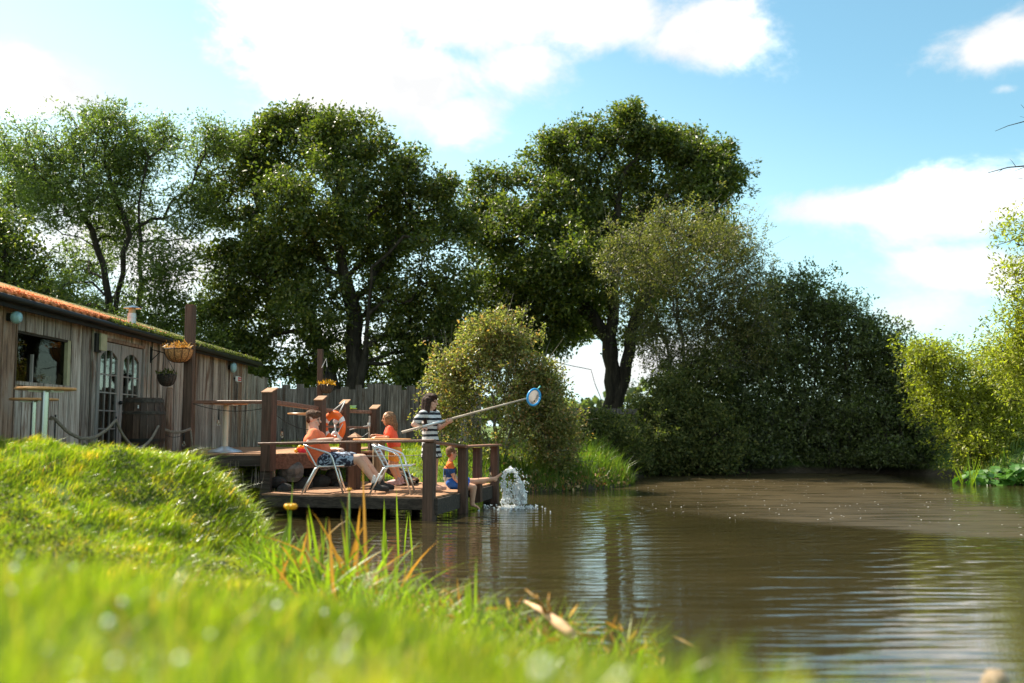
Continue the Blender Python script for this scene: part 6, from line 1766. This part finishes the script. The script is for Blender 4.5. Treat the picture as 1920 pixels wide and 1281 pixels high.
for k in range(120):
    px = random.choice([random.uniform(943, 948), random.uniform(966, 984), random.uniform(950, 975)]); y0 = random.uniform(900, 930); y1 = y0 + random.uniform(6, 22)
    mb.tube([W(px, y0, SPLASH.y), W(px + random.uniform(-1, 1.5), (y0 + y1) / 2, SPLASH.y), W(px + random.uniform(-1, 3), min(y1, 947), SPLASH.y)], [.004, .010, .006], 5)
mb.build('falling_strands', M['splash'], spl, True)['kind'] = 'stuff'

# ------------------------------------------------------------------ waterside plants
def blade(pts, wd, nm, mat, parent, org, twist=0.0):
    """a strap leaf along pts with pointed tip"""
    pts = [Vector(q) for q in pts]; n = len(pts); vs = []; fs = []
    a0 = random.uniform(-.7, .7)
    side = Vector((math.cos(a0), math.sin(a0), 0))
    for i, q in enumerate(pts):
        t = i / (n - 1); w_ = wd * (0.55 + 0.9 * t if t < .4 else (1.0 - ((t - .4) / .6) ** 1.8) * .91) * .5
        a = a0 + twist * t; sv = Vector((math.cos(a), math.sin(a), 0)); fold = Vector((-sv.y, sv.x, 0)) * w_ * .35
        vs += [q - sv * w_ + fold, q, q + sv * w_ + fold]
    for i in range(n - 1):
        k = 3 * i; fs += [(k, k + 1, k + 4, k + 3), (k + 1, k + 2, k + 5, k + 4)]
    mb = MB(org); mb.add(vs, fs); return mb.build(nm, mat, parent, True)

def strap(base, h, lean, curve, n=8):
    """arching leaf path"""
    out = []
    for i in range(n):
        t = i / (n - 1); out.append(Vector(base) + Vector((lean[0] * t + curve * lean[0] * t * t, lean[1] * t + curve * lean[1] * t * t, h * (t - .35 * curve * t * t * (1 if curve > .3 else 0)))))
    return out
GP = 'iris and reed plants along the near water edge'
plants = [  # px base, Y, height, count, dead ratio, label
    (556, 8.6, .75, 6, .1, 'iris clump below the yellow flower at the mound'), (612, 8.2, .82, 9, .15, 'tall upright iris clump with pale tips left of the orange reed'),
    (655, 8.0, .85, 8, .6, 'reed clump with a tall orange dead leaf'), (700, 7.9, .68, 8, .2, 'arching green iris clump right of the orange reed'),
    (590, 7.4, .50, 9, .4, 'short tangled iris clump low beside the blurred bank'), (660, 7.2, .52, 9, .4, 'tangled brown and green clump in the reeds'),
    (740, 7.6, .62, 8, .2, 'iris clump in front of the deck post reflection'), (770, 7.0, .42, 8, .35, 'short clump with pale dead leaves'),
    (540, 7.9, .55, 10, .3, 'arching clump between the mound and the iris'), (630, 7.6, .55, 12, .35, 'dense low arching clump in the middle of the reed bed'),
    (690, 7.3, .55, 12, .3, 'dense arching clump with yellowing tips'), (575, 8.4, .5, 10, .3, 'curling clump behind the flower stem'), (800, 7.4, .42, 9, .3, 'low curling clump near the end of the reed bed'),
    (850, 6.7, .38, 8, .3, 'last low clump before the open water'), (715, 8.4, .55, 9, .2, 'arching clump standing in the shallows'),
    (722, 11.2, .85, 3, 0, 'slender green reeds standing in the water near the deck left'), (760, 11.3, .95, 3, 0, 'slender tall green reeds standing in the water near the deck'),
    (820, 7.0, .48, 7, .1, 'small green clump at the end of the reed bed'), (888, 6.2, .50, 3, .05, 'thin isolated green reeds beyond the blurred bank'),
    (640, 9.0, .55, 6, .2, 'far iris clump under the deck shadow'), (520, 8.2, .40, 6, .3, 'small clump at the foot of the grassy mound')]
for i, (px, Y, h, cnt, dead, lab) in enumerate(plants):
    x0 = (px - 960) / F * Y; z0 = max(float(height(x0, Y)), -.12)
    r = thing('iris_clump' if dead < .5 else 'reed_clump', lab, 'plant', (x0, Y, z0), 0, GP)
    for k in range(cnt if cnt < 4 else int(cnt * 1.9)):
        bx_ = x0 + random.gauss(0, .10 if cnt > 3 else .05); by_ = Y + random.gauss(0, .12)
        a = random.uniform(0, 6.28); ln = random.uniform(.08, .62) * h if cnt > 3 else random.uniform(0, .08) * h
        hh = h * random.uniform(.5, 1.3) * (1.18 if cnt > 3 else 1); isd = random.random() < dead + .04 * (cnt > 3)
        cv = random.choice([.2, .6, 1.1, 1.6]) if cnt > 3 else 0
        blade(strap((bx_, by_, z0 - .03), hh, (math.cos(a) * ln * (1.5 if cv > .5 else 1), math.sin(a) * ln * .8), cv), random.uniform(.020, .042), 'leaf', M['reed_dead'] if isd else M['reed_green'], r, r.location, random.uniform(-1, 1))
def flower(px, py, Y, s, lab, stemto):
    c = W(px, py, Y); zb = max(float(height(c.x, Y)), -.05)
    r = thing('yellow_flower', lab, 'flower', (c.x, Y, zb), 0, 'yellow flowers among the reeds')
    mb = MB(r.location); mb.tube([(c.x, Y, zb), (c.x + .01, Y, (zb + c.z) / 2), c], [.009, .008, .006], 6); mb.build('stem', M['flower_stem'], r, True)
    for k in range(6):
        a = k * math.pi / 3; d = Vector((math.cos(a), math.sin(a), .15)) * s
        mb = MB(r.location); mb.ell(c + d * .6, d * .6, Vector((-d.y, d.x, 0)) * .55, (0, 0, s * .5), 8, 5); mb.build('petal', M['petal'], r, True)
flower(545, 951, 8.6, .050, 'yellow flower on a thick green stem in front of the deck', 0)
flower(655, 918, 8.4, .019, 'small yellow bud high on a thin stalk', 0)
flower(416, 969, 9.9, .016, 'small yellow flower in the mound grass', 0)
# tangle of dead leaves at the foot of the reeds
n = 2600
x = rng.uniform(-2.3, .9, n); y = rng.uniform(5.7, 9.2, n); d = shore_dist(x, y); k = (d > -.35) & (d < .25); x, y = x[k], y[k]
P = np.stack([x, y, np.maximum(height(x, y), 0) + rng.uniform(.0, .25, len(x))], 1); n = len(P)
tag(link(leaf_mesh('reed_litter', P, rand_dirs(n), rand_dirs(n, 1), rng.uniform(.05, .16, n), rng.uniform(.012, .03, n)), 'reed_litter', M['reed_dead']), 'brown tangle of dead reed leaves at the near water edge', kind='stuff')
NR = 9000; H_ = rng.uniform(.14, .50, NR); x = rng.uniform(-2.4, .8, NR); y = rng.uniform(5.8, 9.6, NR); d = shore_dist(x, y); k = (d > -.30) & (d < .35); x, y, H_ = x[k], y[k], H_[k]
P = np.stack([x, y, np.maximum(height(x, y), -.05)], 1); n = len(P); a = rng.uniform(0, 6.28, n)
tag(link(blade_mesh('edge_reeds', P, H_, np.stack([np.cos(a), np.sin(a), 0 * a], 1) * (H_ * rng.uniform(.2, 1.1, n))[:, None], rng.uniform(.008, .018, n)), 'edge_reeds', M['reed_green']), 'low green reeds along the near water edge', kind='stuff')
# dry stalks lying at the near edge
ds = thing('broken_reed_stalk', 'pale broken reed stalk lying over the near water edge', 'reed', W(1060, 1180, 5.6))
mb = MB(ds.location); mb.tube([W(985, 1128, 6.2), W(1022, 1148, 5.9), W(1050, 1172, 5.7), W(1072, 1190, 5.5)], [.008, .02, .034, .03], 8); mb.build('stalk', M['dry_stalk'], ds, True)
for a_, b_, c_ in (((1022, 1150), (1010, 1125), (985, 1105)), ((1035, 1160), (1028, 1130), (1030, 1112)), ((1050, 1172), (1020, 1140), (1005, 1115)), ((1062, 1180), (1100, 1192), (1135, 1196))):
    mb = MB(ds.location); mb.tube([W(*a_, 5.85), W(*b_, 5.8), W(*c_, 5.9)], [.010, .008, .003], 5); mb.build('leaf', M['reed_dead'], ds, True)
# stake bottom right
sk = thing('mooring_stake', 'blurred brown wooden stake at the bottom right in the shallows', 'stake', (W(1866, 1270, 3.9).x, 3.9, 0))
mb = MB(sk.location); t_ = W(1866, 1258, 3.9); mb.tube([(t_.x, 3.9, -.3), (t_.x, 3.9, t_.z - .03), (t_.x, 3.9, t_.z)], [.055, .05, .03], 10); mb.build('shaft', M['pale_log'], sk, True)
mb = MB(sk.location); mb.tube([(t_.x, 3.9, t_.z - .06), (t_.x, 3.9, t_.z - .045)], .056, 10); mb.build('binding', M['rope'], sk, True)
bg_ = thing('reed_clump', 'thin pale reed tuft at the bottom right edge of the pond', 'plant', (W(1750, 1270, 4.3).x, 4.3, -.03), 0, GP)
for k in range(9):
    b_ = W(1750 + random.uniform(-25, 25), 1300, 4.3); b_.z = -.05; blade(strap(b_, random.uniform(.30, .5), (random.uniform(-.08, .08), 0), 0), .010, 'leaf', M['reed_green'] if k % 3 else M['reed_dead'], bg_, bg_.location)
# far right waterside: reeds and big leaved lilies
for (px, Y, lab, hs) in ((1806, 25.6, 'thin reed tuft standing in the water by the lily leaves', .75), (1822, 25.0, 'taller reed tuft at the lily patch edge', 1.0)):
    q = W(px, 905, Y); r = thing('reed_clump', lab, 'plant', (q.x, Y, -.05), 0, 'reed tufts at the right bank')
    for k in range(7):
        a = random.uniform(-.5, .5); blade(strap((q.x + random.gauss(0, .05), Y, -.05), hs * random.uniform(.6, 1), (a * .5, random.uniform(-.1, .1)), .2), .03, 'leaf', M['reed_green'], r, r.location)
for i, (px, py, lab) in enumerate(((1835, 893, 'low lily leaves at the left end of the lily patch'), (1868, 888, 'glossy lily leaves in the middle of the patch'), (1905, 880, 'tall glossy lily leaves at the right edge of the picture'), (1945, 884, 'lily leaves running out past the right edge'))):
    Y = 25.6 - i * .1; q = W(px, 905, Y); r = thing('water_lily', lab, 'plant', (q.x, Y, 0), 0, 'lily plants along the right bank')
    top = W(px, py - 8, Y).z
    for k in range(34):
        c = Vector((q.x + random.gauss(0, .24), Y + random.gauss(0, .25), random.uniform(.03, max(top, .12)))); nrm = Vector((random.gauss(0, .6), random.gauss(-.4, .5), 1)).normalized()
        bx1, by1, _ = basis(nrm); s = random.uniform(.09, .17); vs = [c]; m_ = 9
        for j in range(m_ + 1):
            a = .25 + (2 * math.pi - .5) * j / m_; vs.append(c + (bx1 * math.cos(a) + by1 * math.sin(a)) * s * (1 + .08 * math.sin(5 * a)) + nrm * s * .12 * math.cos(2 * a))
        mb = MB(r.location); mb.add(vs, [(0, j, j + 1) for j in range(1, m_ + 1)]); mb.build('leaf', M['lily_leaf'], r)
# stems under the upper deck edge and weeds on the mound rim
us = thing('dry_stem_tuft', 'dry grey stems growing under the upper deck edge', 'plant', (W(470, 900, 16.6).x, 16.6, .2), 0)
for k in range(16):
    px = random.uniform(425, 490); b_ = W(px, 915, 16.6); t_ = W(px + random.uniform(-3, 8), random.uniform(862, 885), 16.6)
    mb = MB(us.location); mb.tube([b_, b_.lerp(t_, .5) + Vector((random.uniform(-.02, .02), 0, 0)), t_], [.007, .006, .003], 4); mb.build('stem', M['bark_pale'], us)
